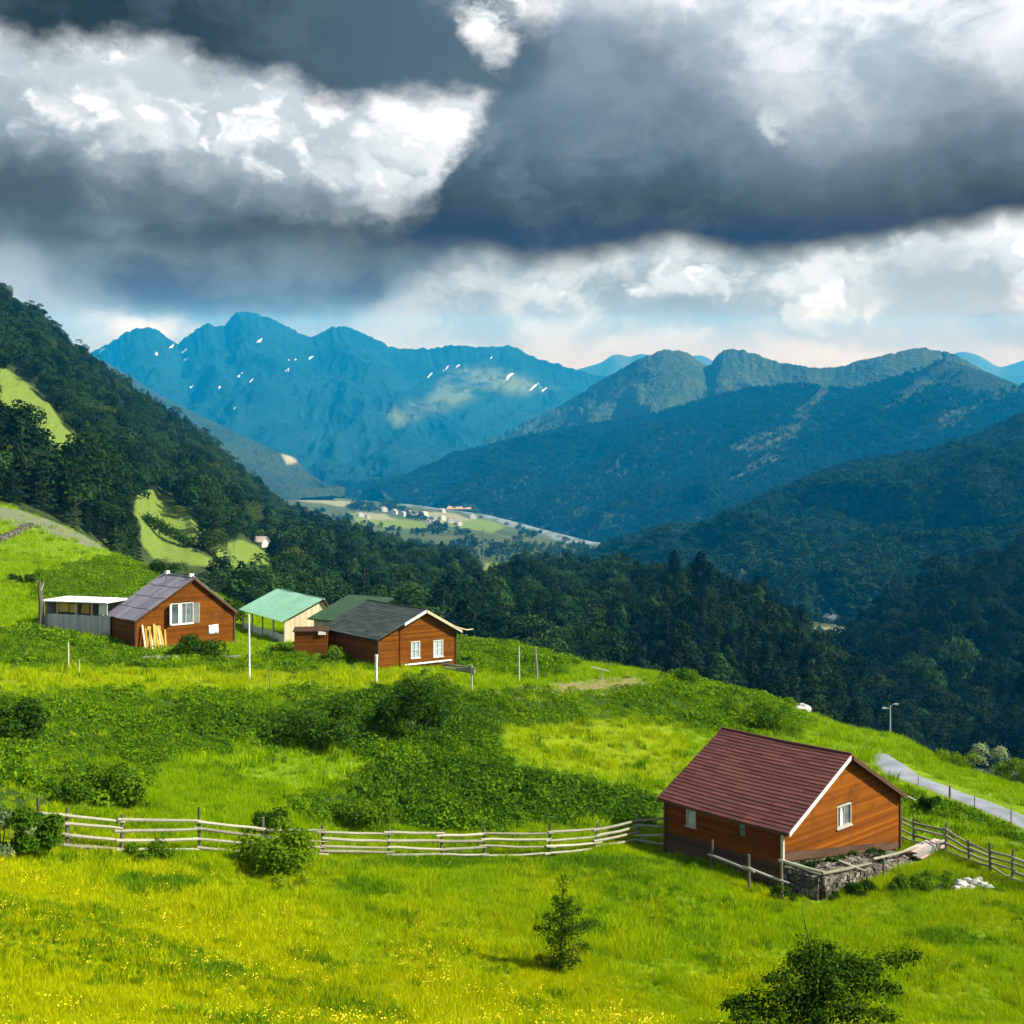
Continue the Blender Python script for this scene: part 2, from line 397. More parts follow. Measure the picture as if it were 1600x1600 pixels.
# ------------------------------------------------------------------ hills beyond: surfaces lofted from a crest line down to a foot line
class Hill:
    def __init__(s, crest, foot, nu, nv, amp, fu, fv, back=0.6, conc=0.12, seed=0.0, rid=True, cshift=0.0, fade=0.0, cw=0.08, wsc=None, jag=0.0):
        s.jag = jag; s.fade, s.cw, s.wsc = fade, cw, wsc
        s.cr = s._res(crest, cshift); s.ft = s._res(foot, 0); s.nu, s.nv = nu, nv
        s.amp, s.fu, s.fv, s.back, s.conc, s.seed, s.rid = amp, fu, fv, back, conc, seed, rid
    def _res(s, L, sh):
        L = [(a, b+sh, c) for a, b, c in L]
        p = np.array([P3(*q) for q in L]); d = np.r_[0, np.cumsum(np.linalg.norm(np.diff(p, axis=0), axis=1))]
        d /= d[-1]
        return d, p
    def line(s, c, u):
        d, p = c
        # Catmull-like smoothing of the polyline
        r = np.stack([np.interp(u, d, p[:, k]) for k in range(3)], -1)
        e = 0.004
        return (r*2+np.stack([np.interp(np.clip(u-e, 0, 1), d, p[:, k])+np.interp(np.clip(u+e, 0, 1), d, p[:, k]) for k in range(3)], -1))/4
    def at(s, u, v):
        """v 0 at the crest, 1 at the foot, below 0 down the far side"""
        u = np.asarray(u, float); v = np.asarray(v, float)
        c = s.line(s.cr, u); f = s.line(s.ft, u)
        vf = np.clip(v, 0, None); vb = np.clip(-v, 0, None)
        p = c+(f-c)*vf[..., None]
        drop = (c-f)[..., 2]
        p[..., 2] -= s.conc*drop*4*vf*np.clip(1-vf, 0, 1)*0.5
        hd = (f-c)[..., :2]; hl = np.linalg.norm(hd, axis=-1, keepdims=True)
        p[..., :2] -= hd/np.maximum(hl, 1e-6)*(vb*hl[..., 0]*s.back)[..., None]
        p[..., 2] -= np.abs(drop)*vb*1.1+vb*vb*20
        if s.wsc: wx, wy = p[..., 0]/s.wsc[0], p[..., 1]/s.wsc[1]; q = fbm(wx*.7+s.seed, wy*.7, 3); n = ridged(wx+.5*q+s.seed, wy+.5*q, 7, .56)
        else: n = ridged(u*s.fu+s.seed+v*0.35, v*s.fv+s.seed*1.3, 5) if s.rid else fbm(u*s.fu+s.seed, v*s.fv+s.seed*1.3, 5)
        w = (smooth(np.abs(v), 0.0, 0.35)*(1-s.cw)+s.cw)*(1-smooth(v, 0.8, 0.97)*s.fade)
        p[..., 2] += s.amp*n*w+(s.jag*ridged(u*70+s.seed, v*3, 4, .6)*(1-smooth(np.abs(v), 0.0, 0.3)) if s.jag else 0)
        return p
    def mesh(s, name, mat, attr=None, v0=-0.5, v1=1.05):
        u = np.linspace(0, 1, s.nu); v = np.linspace(0, 1, s.nv)**1.0*(v1-v0)+v0
        U, Vv = np.meshgrid(u, v, indexing='ij')
        p = s.at(U, Vv).reshape(-1, 3)
        at = attr(*proj(*p.T), p) if attr else None
        o = link(name, mesh_from(name, p, grid_faces(s.nu, s.nv)[:, ::-1], mat, True, at))
        return tag(o, kind='structure')
TREE = 13.0
left_hill = Hill([(-420,200,620),(-200,330,680),(0,467,750),(60,502,790),(120,560,830),(180,600,870),(250,648,900),(320,695,940),(385,757,980),(440,800,1010),(500,850,1020)],
                 [(-420,850,150),(-200,838,185),(0,812,208),(60,824,213),(120,856,217),(180,900,226),(250,925,235),(320,925,245),(385,940,260),(440,975,270),(500,1010,280)], 420, 300, 3.2, 9, 2.2, seed=2.1, conc=0.10, fade=1.0)
mid_hill = Hill([(330,810,1000),(400,806,990),(450,812,980),(520,838,940),(600,862,900),(650,884,860),(730,893,820),(800,898,780),(870,902,720),(930,910,650),(1000,915,540),(1100,930,480),(1180,958,450),(1240,995,430),(1290,1060,410),(1340,1130,390)],
                [(280,960,255),(330,970,255),(400,985,250),(470,1020,245),(540,1040,245),(610,1050,240),(680,1075,240),(760,1100,235),(840,1120,235),(930,1140,230),(1000,1190,225),(1080,1220,220),(1150,1240,215),(1220,1260,210),(1280,1280,205),(1360,1320,200)], 360, 220, 6, 8, 2.5, seed=5.2, conc=0.25)
right_wood = Hill([(1130,1110,640),(1200,1075,680),(1260,1050,700),(1330,1012,720),(1400,965,735),(1500,917,750),(1600,876,770),(1750,820,800),(1900,770,830)],
                  [(1060,1230,300),(1150,1250,290),(1230,1290,280),(1310,1310,280),(1400,1340,280),(1500,1370,280),(1600,1390,280),(1750,1420,280),(1900,1450,280)], 260, 200, 7, 6, 2.5, seed=8.8, conc=0.15)
right_hill = Hill([(940,895,1950),(1000,878,1900),(1060,848,1880),(1150,805,1880),(1200,780,1880),(1250,760,1880),(1300,738,1880),(1350,724,1890),(1450,712,1900),(1520,690,1900),(1600,655,1950),(1750,600,2000),(1900,560,2050)],
                  [(900,900,1499),(960,905,1419),(1050,912,1280),(1150,940,1120),(1200,962,1060),(1250,978,1010),(1300,988,984),(1350,995,960),(1450,1010,920),(1520,1020,900),(1600,1030,879),(1750,1040,859),(1900,1050,850)], 420, 240, 42, 7, 1.3, seed=3.4, wsc=(360, 520), cw=0.05)
right_ridge = Hill([(480,775,5000),(560,758,4750),(640,742,4625),(700,722,4562),(750,702,4500),(820,685,4437),(880,672,4375),(940,662,4312),(1000,655,4250),(1100,627,4125),(1170,610,4062),(1250,602,4000),(1330,612,4000),(1400,592,3937),(1480,562,3875),(1540,580,3750),(1600,605,3750),(1750,620,3687),(1900,640,3625)],
                   [(480,800,4375),(560,795,4062),(640,797,3750),(700,808,3500),(760,822,3250),(840,840,3000),(900,852,2812),(960,862,2625),(1020,868,2500),(1100,875,2437),(1200,880,2375),(1300,890,2375),(1380,890,2375),(1450,890,2350),(1520,890,2350),(1560,890,2325),(1600,890,2312),(1750,890,2312),(1900,890,2312)], 460, 200, 85, 9, 1.4, seed=6.6, wsc=(800, 1000), cw=0.05)
top_ridge = Hill([(760,690,5600),(830,655,5400),(900,620,5200),(930,600,5100),(965,582,5000),(1000,562,4900),(1035,547,4900),(1070,551,4900),(1106,574,4900),(1120,556,4850),(1132,546,4850),(1160,546,4800),(1190,556,4750),(1225,568,4700),(1262,576,4600),(1280,577,4600),(1310,572,4600),(1380,557,4500),(1440,546,4500),(1470,549,4500),(1500,560,4400),(1600,612,4300),(1750,640,4300),(1900,660,4200)],
                 [(760,770,4300),(900,770,3900),(1000,765,3800),(1100,760,3700),(1130,760,3700),(1190,760,3700),(1280,755,3600),(1440,745,3500),(1600,740,3400),(1900,740,3400)], 520, 160, 60, 11, 1.1, seed=1.9, cw=0.14, wsc=(480, 620), jag=6.0)
far_mountain = Hill([(-150,640,8600),(60,590,8300),(150,551,8100),(185,529,8000),(205,515,8000),(228,514,8000),(248,518,8000),(263,533,8000),(275,540,8000),(292,528,8000),(310,512,8000),(326,505,8000),(345,513,8000),(370,490,8000),(388,488,8000),(410,493,8000),(440,508,8000),(480,529,8000),(497,524,8000),(515,511,8000),(530,507,8000),(548,511,8000),(585,528,8000),(622,546,8000),(660,546,8000),(700,542,8000),(740,543,8000),(775,545,8000),(805,542,8000),(830,554,8000),(880,572,8000),(930,590,8000),(1000,602,8000),(1200,615,8000)],
                    [(-150,775,5200),(150,775,5200),(300,775,5000),(420,775,4800),(520,778,4700),(620,778,4700),(720,772,4900),(820,770,5200),(920,765,5500),(1200,760,5800)], 680, 240, 100, 12, 1.0, seed=4.3, conc=0.2, cw=0.16, wsc=(760, 1250), jag=15.0)
faint_peaks = Hill([(-200,600,11500),(80,575,11500),(150,546,11500),(172,533,11500),(200,548,11500),(300,580,11500),(600,590,11500),(850,588,11500),(900,575,11500),(940,565,11500),(955,552,11500),(966,549,11500),(985,556,11500),(1000,548,11500),(1020,554,11500),(1062,562,11500),(1085,552,11500),(1100,552,11500),(1120,566,11500),(1300,580,11500),(1460,566,11500),(1490,549,11500),(1506,546,11500),(1530,552,11500),(1562,573,11500),(1585,566,11500),(1605,558,11500),(1650,552,11500),(1800,600,11500)],
                   [(-200,740,9000),(800,740,9000),(1800,740,9000)], 500, 60, 90, 14, 1.5, seed=9.3)
left_spur = Hill([(-100,520,5700),(50,540,5500),(160,562,5200),(210,592,5000),(250,616,4800),(300,642,4600),(345,664,4400),(390,686,4200),(425,702,4000),(448,711,3900),(462,717,3850),(478,735,3750),(505,752,3650),(540,770,3600)],
                 [(-100,780,2500),(50,780,2500),(200,780,2600),(300,780,2700),(400,784,2900),(460,784,3100),(540,786,3300)], 260, 120, 50, 8, 1.3, seed=7.1, wsc=(600, 800))
valley = Hill([(330,765,4000),(430,768,3900),(500,774,3700),(560,781,3500),(640,788,3300),(700,796,3200),(760,804,3000),(800,814,2800),(860,830,2500),(930,848,2300),(1030,862,2050),(1100,872,1950),(1250,900,1700),(1400,930,1500)],
              [(330,880,1000),(450,890,1000),(560,905,980),(640,925,960),(720,940,950),(800,950,930),(900,970,900),(1000,1000,860),(1100,1010,840),(1200,1025,800),(1300,1025,780),(1400,1030,760),(1500,1040,740),(1600,1050,720)], 300, 300, 3, 8, 8, seed=2.7, rid=False, conc=0.0)
# ------------------------------------------------------------------ ground cover classes, as survey outlines
def wob(px, py, s=0.02, a=18): return px+a*fbm(px*s, py*s*1.6, 3), py+0.6*a*fbm(px*s+40, py*s*1.6+9, 3)
CROP = [  # leafy potato-like growth on the bank and around the houses
 [(-60,1092),(60,1085),(180,1085),(330,1088),(480,1086),(600,1082),(760,1090),(900,1088),(1010,1078),(1080,1062),(1160,1085),(1250,1120),(1250,1150),(1140,1155),(1040,1120),(900,1125),(800,1135),(775,1170),(800,1195),(900,1215),(1040,1250),(1045,1285),(980,1285),(760,1300),(620,1290),(480,1290),(430,1262),(540,1220),(600,1195),(560,1172),(420,1180),(330,1170),(250,1190),(230,1235),(200,1262),(90,1262),(60,1300),(-60,1310)],
 [(60,905),(130,885),(185,878),(250,882),(270,900),(240,925),(180,938),(60,938)],
 [(-60,985),(60,992),(180,1012),(280,1030),(420,1032),(460,1018),(560,1040),(460,1048),(330,1044),(150,1042),(-60,1036)],
 [(1400,1262),(1480,1275),(1600,1318),(1700,1360),(1700,1330),(1600,1300),(1500,1262),(1420,1240)],
 [(705,1005),(800,1015),(900,1035),(880,1058),(780,1050),(710,1040)],
]
DARKCROP = [[(470,1100),(620,1070),(700,1080),(770,1100),(780,1150),(700,1170),(560,1175),(480,1150)], [(600,1200),(760,1190),(900,1225),(1040,1262),(1040,1285),(700,1295),(520,1285)], [(250,1110),(470,1120),(480,1160),(330,1150)], [(-60,1090),(30,1100),(50,1150),(-60,1180)]]
DIRT = [(738,1088),(800,1074),(880,1068),(950,1059),(990,1057),(1028,1072),(970,1086),(880,1090),(800,1093)]
ROAD = [(1372,1178,6),(1392,1196,11),(1410,1211,12),(1470,1233,12),(1540,1259,13),(1600,1285,15),(1700,1330,17)]
GREYF = [(-60,786),(0,792),(60,800),(110,822),(165,848),(178,868),(120,850),(60,826),(30,824),(-60,800)]
def masks(x, y, z):
    px, py = proj(x, y, z)
    qx, qy = wob(px, py)
    crop = np.zeros_like(px); dark = np.zeros_like(px)
    for p in CROP: crop = np.maximum(crop, poly_mask(qx, qy, p, 13))
    for p in DARKCROP: dark = np.maximum(dark, poly_mask(qx, qy, p, 14))
    dirt = poly_mask(px+3*fbm(px*.05, py*.1, 2), py+3*fbm(px*.06+3, py*.2, 2), DIRT, 3)*np.clip(0.9+1.2*fbm(px*.03, py*.12, 3), 0, 1)
    grey = poly_mask(px, py, GREYF, 3)
    vis = smooth(y, 14, 19)
    return crop*vis, dark*vis, dirt*vis, grey*vis
def near_material():
    m, t, b = material('meadow_ground', 0.9, 0.1)
    p = geo_pos(t)
    n1 = t.noise(p, 0.09, 4, 0.55); n2 = t.noise(p, 1.4, 4, 0.65); n3 = t.noise(p, 7.0, 3, 0.7)
    gy = t.attr('yellow')
    base = t.mix(gy, (0.160, 0.270, 0.004), (0.310, 0.345, 0.003))
    base = t.mix(t.ss(n1, 0.40, 0.64)*0.5, base, (0.210, 0.310, 0.004))
    base = t.mix(t.ss(n2*0.5+n3*0.5, 0.42, 0.60)*0.55, base, t.mulc(base, (0.5, 0.55, 0.5)))
    crop = t.attr('crop')
    base = t.mix(crop, base, t.mix(n2, (0.022, 0.055, 0.006), (0.050, 0.100, 0.008)))
    base = t.mix(t.attr('grey'), base, t.mix(n2, (0.13, 0.16, 0.075), (0.19, 0.21, 0.12)))
    base = t.mix(t.attr('dirt'), base, t.mix(t.ss(n3, 0.35, 0.65), (0.17, 0.145, 0.06), (0.30, 0.25, 0.12)))
    t.put(b.inputs['Base Color'], base)
    bump(t, b, n3+n2*2.0, 0.25, 0.8)
    return m
def yellowness(x, y, z):
    px, py = proj(x, y, z)
    g = smooth(py-0.28*px, 1150, 1480)*0.9+0.22*smooth(py, 1290, 1340)
    g = np.maximum(g, 0.55*smooth(np.abs(py-1062)*-1, -26, -6)*smooth(px, 760, 560))
    g = np.maximum(g, 0.45*poly_mask(px, py, [(780,1140),(950,1120),(1060,1135),(1080,1190),(1040,1230),(900,1205),(800,1180)], 18))
    return np.clip(g+0.55*fbm(px*.008, py*.012, 3)*smooth(py, 1200, 1400), 0, 1)
MAT = {}
def build_near():
    xs = np.concatenate([np.arange(-190, -70, 1.6), np.arange(-70, 80, 0.5), np.arange(80, 200, 1.6)])
    ys = np.concatenate([np.arange(-60, 10, 2.0), np.arange(10, 130, 0.5), np.arange(130, 262, 1.0)])
    X, Y = np.meshgrid(xs, ys, indexing='ij'); Z = near_z(X, Y)
    # the lane is cut level into the slope
    crop, dark, dirt, grey = masks(X, Y, Z)
    at = dict(crop=crop.ravel(), dirt=dirt.ravel(), grey=grey.ravel(), yellow=yellowness(X, Y, Z).ravel())
    v = np.stack([X, Y, Z], -1).reshape(-1, 3)
    o = link('meadow', mesh_from('meadow', v, grid_faces(len(xs), len(ys)), near_material(), True, at))
    tag(o, kind='structure')
def build_ground():
    m, t, b = material('valley_ground', 0.9, 0.1)
    n = t.noise(geo_pos(t), 0.01, 5, 0.6)
    t.put(b.inputs['Base Color'], t.mix(n, (0.020, 0.040, 0.016), (0.050, 0.075, 0.025)))
    xs = np.linspace(-9000, 9000, 40); ys = np.linspace(-2500, 13500, 40)
    X, Y = np.meshgrid(xs, ys, indexing='ij')
    o = link('ground', mesh_from('ground', np.stack([X, Y, np.full_like(X, -200.0)], -1).reshape(-1, 3), grid_faces(40, 40), m))
    tag(o, kind='structure')
def hill_material(name, cols, scale, fields=False, snow=False, rock=None, bumpd=0, light=None):
    m, t, b = material(name, 0.95, 0.05)
    p = geo_pos(t)
    n = t.noise(p, scale, 5, 0.62); nf = t.noise(p, scale*9, 3, 0.65)
    col = t.mix(t.ss(n*0.6+nf*0.4, 0.38, 0.62), cols[0], cols[1])
    if rock:
        nz = t.xyz(V(t, t.new('ShaderNodeNewGeometry').outputs['Normal']))[2]
        col = t.mix(t.ss(nz+n*0.25, rock[1]+0.08, rock[1]-0.06), col, rock[0])
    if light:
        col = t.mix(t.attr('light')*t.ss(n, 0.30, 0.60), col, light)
    if fields:
        col = t.mix(t.attr('field'), col, t.mix(t.ss(nf, 0.35, 0.65), (0.100, 0.155, 0.022), (0.140, 0.190, 0.034)))
        col = t.mix(t.attr('pale'), col, t.mix(nf, (0.16, 0.18, 0.09), (0.25, 0.25, 0.14)))
        col = t.mix(t.attr('gravel'), col, t.mix(nf, (0.10, 0.14, 0.16), (0.19, 0.23, 0.25)))
    if snow:
        sn = t.attr('snow')
        col = t.mix(t.ss(sn+(nf-0.5)*1.3, 0.48, 0.78), col, (0.60, 0.64, 0.66))
    t.put(b.inputs['Base Color'], col)
    if bumpd: bump(t, b, n*2+nf, bumpd, 0.9)
    return m
LFIELDS = [[(-5,572),(20,582),(62,614),(130,690),(104,708),(60,676),(20,650),(-5,640)], [(208,768),(240,766),(292,796),(332,838),(300,856),(240,824),(208,808)],
           [(218,812),(262,832),(300,858),(330,872),(352,884),(300,884),(240,872),(222,850)], [(345,848),(378,844),(412,856),(440,876),(424,892),(366,892),(336,870)]]
def left_attr(px, py, p):
    qx, qy = px+3*fbm(px*.05, py*.05, 2), py+3*fbm(px*.05+9, py*.05, 2)
    f = np.zeros_like(px)
    for q in LFIELDS: f = np.maximum(f, poly_mask(qx, qy, q, 2))
    g = poly_mask(px, py, GREYF, 3)
    return dict(field=f*(p[:, 1] < 900), pale=0*px, gravel=0*px)
MFIELDS = LFIELDS[2:]+[[(735,884),(770,876),(800,882),(795,895),(745,897)], [(845,965),(870,955),(880,985),(860,1000)]]
VFIELDS = [[(545,800),(575,806),(660,815),(668,826),(610,826),(560,818)], [(700,806),(760,812),(790,822),(770,832),(700,822)], [(740,880),(775,880),(790,890),(750,896)]]
VPALE = [[(440,771),(500,775),(560,786),(545,793),(470,783)], [(556,800),(600,803),(620,812),(570,812)], [(640,800),(700,800),(740,812),(690,818)], [(1230,985),(1275,980),(1330,978),(1330,990),(1260,994)]]
RIVER = [(630,786),(690,792),(745,799),(790,812),(830,822),(880,835),(935,852),(1000,862)]
def valley_attr(px, py, p):
    qx, qy = px+4*fbm(px*.04, py*.1, 2), py+2*fbm(px*.05+9, py*.1, 2)
    f = np.zeros_like(px); w = np.zeros_like(px)
    for q in VFIELDS: f = np.maximum(f, poly_mask(qx, qy, q, 2))
    for q in VPALE: w = np.maximum(w, poly_mask(qx, qy, q, 2))
    d = line_dist(qx, qy, RIVER)
    return dict(field=f, pale=w, gravel=(1-smooth(d, 2+4*smooth(px, 700, 850), 7+7*smooth(px, 700, 850)))*np.clip(.8+1.6*fbm(px*.05, py*.2, 3), .15, 1))
SNOW = [(405,533,9,4),(245,552,3,6),(288,548,7,4),(290,562,5,2.5),(300,604,6,2.5),(343,606,5,2),(376,585,9,3),(392,596,6,2.5),(448,578,5,2),(452,562,4,2),(462,562,5,2.5),(486,559,8,3),(365,638,4,1.5),(672,586,9,3),(698,575,9,2.5),(716,572,7,2),(768,558,6,2),(796,588,10,5),(835,604,14,3),(850,609,8,2),(160,548,10,2.5),(268,542,7,4)]
def far_attr(px, py, p):
    s = np.zeros_like(px)
    for x, y, a, bb in SNOW:
        dx, dy = px-x+2.5*fbm(px*.11, py*.16, 2), (py-y)+0.35*(px-x)+2.2*fbm(px*.13+7, py*.13, 2)
        c_, s_ = .87, .5; ux, uy = dx*c_-dy*s_, dx*s_+dy*c_
        s = np.maximum(s, 1-smooth(np.hypot(ux/(a*1.05), uy/(bb*.8)), 0.2, 1.2))
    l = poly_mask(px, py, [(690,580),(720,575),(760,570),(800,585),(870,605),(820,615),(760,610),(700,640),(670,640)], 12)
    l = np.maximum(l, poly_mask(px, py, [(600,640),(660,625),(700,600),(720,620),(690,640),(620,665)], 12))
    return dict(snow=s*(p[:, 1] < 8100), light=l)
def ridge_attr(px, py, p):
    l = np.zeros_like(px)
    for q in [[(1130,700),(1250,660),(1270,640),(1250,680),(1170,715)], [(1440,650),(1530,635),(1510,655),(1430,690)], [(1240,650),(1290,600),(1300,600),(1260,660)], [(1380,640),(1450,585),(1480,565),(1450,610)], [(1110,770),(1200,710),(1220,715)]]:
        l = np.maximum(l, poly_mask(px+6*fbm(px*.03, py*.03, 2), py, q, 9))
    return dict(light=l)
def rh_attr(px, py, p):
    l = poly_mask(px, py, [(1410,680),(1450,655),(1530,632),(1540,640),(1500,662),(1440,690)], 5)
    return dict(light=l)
def build_hills():
    left_hill.mesh('left_hillside', hill_material('wooded_slope', [(0.020,0.034,0.011),(0.040,0.060,0.016)], 0.06, fields=True), left_attr)
    mid_hill.mesh('middle_hill', hill_material('wooded_hump', [(0.014,0.024,0.010),(0.028,0.044,0.015)], 0.06, fields=True), lambda px, py, p: dict(field=np.maximum.reduce([poly_mask(px, py, q, 2) for q in MFIELDS]), pale=0*px, gravel=0*px))
    right_wood.mesh('right_wooded_slope', hill_material('wooded_right', [(0.010,0.018,0.008),(0.018,0.030,0.012)], 0.06))
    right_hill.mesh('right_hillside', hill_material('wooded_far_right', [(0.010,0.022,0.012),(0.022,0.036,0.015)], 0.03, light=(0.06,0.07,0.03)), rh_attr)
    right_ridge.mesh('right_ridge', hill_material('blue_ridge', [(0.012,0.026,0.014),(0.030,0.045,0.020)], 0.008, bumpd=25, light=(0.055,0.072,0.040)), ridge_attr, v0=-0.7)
    top_ridge.mesh('grassy_ridge', hill_material('alpine_grass', [(0.022,0.040,0.020),(0.044,0.062,0.026)], 0.005, bumpd=20, rock=((0.055,0.055,0.050), 0.62)), None, v0=-0.7)
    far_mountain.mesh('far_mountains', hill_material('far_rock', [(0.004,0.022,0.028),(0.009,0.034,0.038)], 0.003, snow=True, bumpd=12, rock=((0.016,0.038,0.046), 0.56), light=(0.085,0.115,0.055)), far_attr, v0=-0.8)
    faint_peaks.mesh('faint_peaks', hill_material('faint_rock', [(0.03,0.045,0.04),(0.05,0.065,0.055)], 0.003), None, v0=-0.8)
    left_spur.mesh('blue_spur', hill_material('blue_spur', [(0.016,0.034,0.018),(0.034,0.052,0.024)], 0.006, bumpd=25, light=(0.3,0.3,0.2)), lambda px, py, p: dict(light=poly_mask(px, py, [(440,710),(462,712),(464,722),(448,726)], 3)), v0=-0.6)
    valley.mesh('valley_floor', hill_material('valley_floor', [(0.035,0.055,0.018),(0.075,0.095,0.032)], 0.02, fields=True), valley_attr, v0=-0.1)
def build_haze():
    x, y0, y1, z0 = 9500, -3000, 13900, -201
    prof = [(y0, z0), (y1, z0), (y1, HAZE_LID+HAZE_RISE*y1), (0, HAZE_LID), (y0, HAZE_LID)]
    n = len(prof); v = [(-x, yy, zz) for yy, zz in prof]+[(x, yy, zz) for yy, zz in prof]
    me = bpy.data.meshes.new('haze'); me.from_pydata(v, [], [tuple(range(n-1, -1, -1)), tuple(range(n, 2*n))]+[(k, (k+1) % n, n+(k+1) % n, n+k) for k in range(n)]); me.update()
    bm = bmesh.new(); bm.from_mesh(me); bmesh.ops.recalc_face_normals(bm, faces=bm.faces); bm.to_mesh(me); bm.free()
    m = bpy.data.materials.new('haze'); m.use_nodes = True; t = NT(m.node_tree); t.n.clear()
    o = t.new('ShaderNodeOutputMaterial'); p = t.new('ShaderNodeVolumePrincipled')
    p.inputs['Color'].default_value = HAZE_COL; p.inputs['Density'].default_value = HAZE_D
    p.inputs['Density Attribute'].default_value = ''
    p.inputs['Absorption Color'].default_value = (1, 1, 1, 1); p.inputs['Anisotropy'].default_value = 0.0
    t.l.new(p.outputs[0], o.inputs['Volume'])
    m.cycles.homogeneous_volume = True
    me.materials.append(m); h = link('haze', me); tag(h, kind='stuff')
build_near(); build_ground(); build_hills(); build_haze()
# ------------------------------------------------------------------ foliage meshes
def leaf_material(name, c1, c2, trans=0.3, inst_attr=None, c3=None, tint=0.5, stand=False):
    m = bpy.data.materials.new(name); m.use_nodes = True; t = NT(m.node_tree); t.n.clear()
    o = t.new('ShaderNodeOutputMaterial'); d = t.new('ShaderNodeBsdfDiffuse'); tr = t.new('ShaderNodeBsdfTranslucent'); mx = t.new('ShaderNodeMixShader')
    oi = t.new('ShaderNodeObjectInfo'); r = V(t, oi.outputs['Random'])
    lf = t.attr('leaf')
    col = t.mix(t.ss(r*tint+lf*(1-tint), 0.15, 0.85), c1, c2)
    if stand:                                   # stands of different age and kind
        nl = t.noise(V(t, oi.outputs['Location']), 0.018, 3, 0.6)
        col = t.mulc(col, t.mix(t.ss(nl*0.7+r*0.3, 0.34, 0.66), (0.62, 0.68, 0.74), (1.28, 1.34, 1.15)))
    if inst_attr:
        n = t.new('ShaderNodeAttribute', attribute_type='INSTANCER'); n.attribute_name = inst_attr
        col = t.mix(V(t, n.outputs['Fac']), col, t.mix(t.ss(r*0.5+lf*0.5, 0.2, 0.8), *c3))
    t.put(d.inputs['Color'], col); t.put(tr.inputs['Color'], col)
    mx.inputs[0].default_value = trans
    t.l.new(d.outputs[0], mx.inputs[1]); t.l.new(tr.outputs[0], mx.inputs[2]); t.l.new(mx.outputs[0], o.inputs[0])
    return m
def quads(cen, nrm, size, asp=1.0, r=None, up=None):
    """leaf faces at cen facing nrm"""
    r = r or rng; n = len(cen)
    nrm = nrm/np.maximum(np.linalg.norm(nrm, axis=1, keepdims=True), 1e-6)
    a = r.normal(size=(n, 3)) if up is None else up+0.25*r.normal(size=(n, 3))
    t1 = np.cross(nrm, a); t1 /= np.maximum(np.linalg.norm(t1, axis=1, keepdims=True), 1e-6)
    t2 = np.cross(nrm, t1)
    s = np.asarray(size)*np.ones(n); s1 = (s*asp)[:, None]; s2 = s[:, None]
    # slightly folded rhombus
    v = np.stack([cen-t2*s2, cen+t1*s1*0.55+nrm*s2*0.12, cen+t2*s2, cen-t1*s1*0.55+nrm*s2*0.12], 1).reshape(-1, 3)
    f = np.arange(n*4).reshape(n, 4)
    lf = np.repeat(r.random(n), 4)
    return v, f, lf
def crown_mesh(name, kind, n, mat, seed, size):
    """unit-height crown: z 0..1, radius about 0.35"""
    r = np.random.default_rng(seed)
    if kind == 'broad':
        k = r.integers(9, 14); cs = []
        for i in range(k):
            zz = r.uniform(0.25, 0.82); rad = 0.23*math.sin(math.pi*min(1, (zz-0.08)/0.95))**0.7
            a = r.uniform(0, 6.28); cs.append((math.cos(a)*rad, math.sin(a)*rad, zz, r.uniform(0.11, 0.19)))
        cs.append((0, 0, 0.84, 0.13)); cs.append((0, 0, 0.5, 0.2)); cs = np.array(cs)
        w = cs[:, 3]**2; b = r.choice(len(cs), n, p=w/w.sum())
        d = r.normal(size=(n, 3)); d /= np.linalg.norm(d, axis=1, keepdims=True); d[:, 2] = np.where(d[:, 2] < -0.3, -d[:, 2], d[:, 2])
        rad = cs[b, 3]*r.uniform(0.72, 1.08, n)
        p = cs[b, :3]+d*rad[:, None]
        nr = d+0.55*r.normal(size=(n, 3))+np.array([0, 0, 0.35])
        v, f, lf = quads(p, nr, size*r.uniform(0.6, 1.3, n), 1.0, r)
        lf = np.repeat(np.clip(0.5*r.random(len(cs))[b]+0.5*r.random(n), 0, 1), 4)
    elif kind == 'tall':          # poplar-like or old fir: narrow
        zz = r.beta(1.6, 1.4, n); a = r.uniform(0, 6.28, n)
        prof = 0.20*np.sin(np.pi*np.clip(zz*0.93+0.05, 0, 1))**0.75*(1+0.25*np.sin(zz*23+a*2+seed))
        rad = prof*np.sqrt(r.uniform(0.45, 1.05, n))
        p = np.stack([np.cos(a)*rad, np.sin(a)*rad, zz], 1)
        nr = np.stack([np.cos(a), np.sin(a), 0.5+0*a], 1)+0.5*r.normal(size=(n, 3))
        v, f, lf = quads(p, nr, size*r.uniform(0.6, 1.3, n), 1.0, r)
    else:                         # conifer: drooping whorls
        zz = 1-np.sqrt(r.uniform(0.001, 1, n))*0.94; a0 = r.uniform(0, 6.28, n)
        tier = np.round(zz*13)/13; zz = tier+(zz-tier)*0.45
        a = np.round(a0/6.28*9+tier*37)/9*6.28+0.22*r.normal(size=n)
        R = 0.23*(1-zz)**0.85+0.015
        rr = R*np.sqrt(r.uniform(0.05, 1.1, n))
        p = np.stack([np.cos(a)*rr, np.sin(a)*rr, zz-rr*0.45], 1); p[:, 2] = np.maximum(p[:, 2], 0.02)
        nr = np.stack([np.cos(a)*0.6, np.sin(a)*0.6, 0.9+0*a], 1)+0.35*r.normal(size=(n, 3))
        v, f, lf = quads(p, nr, size*r.uniform(0.6, 1.3, n), 0.9, r)
    return mesh_from(name, v, f, mat, False, dict(leaf=lf))
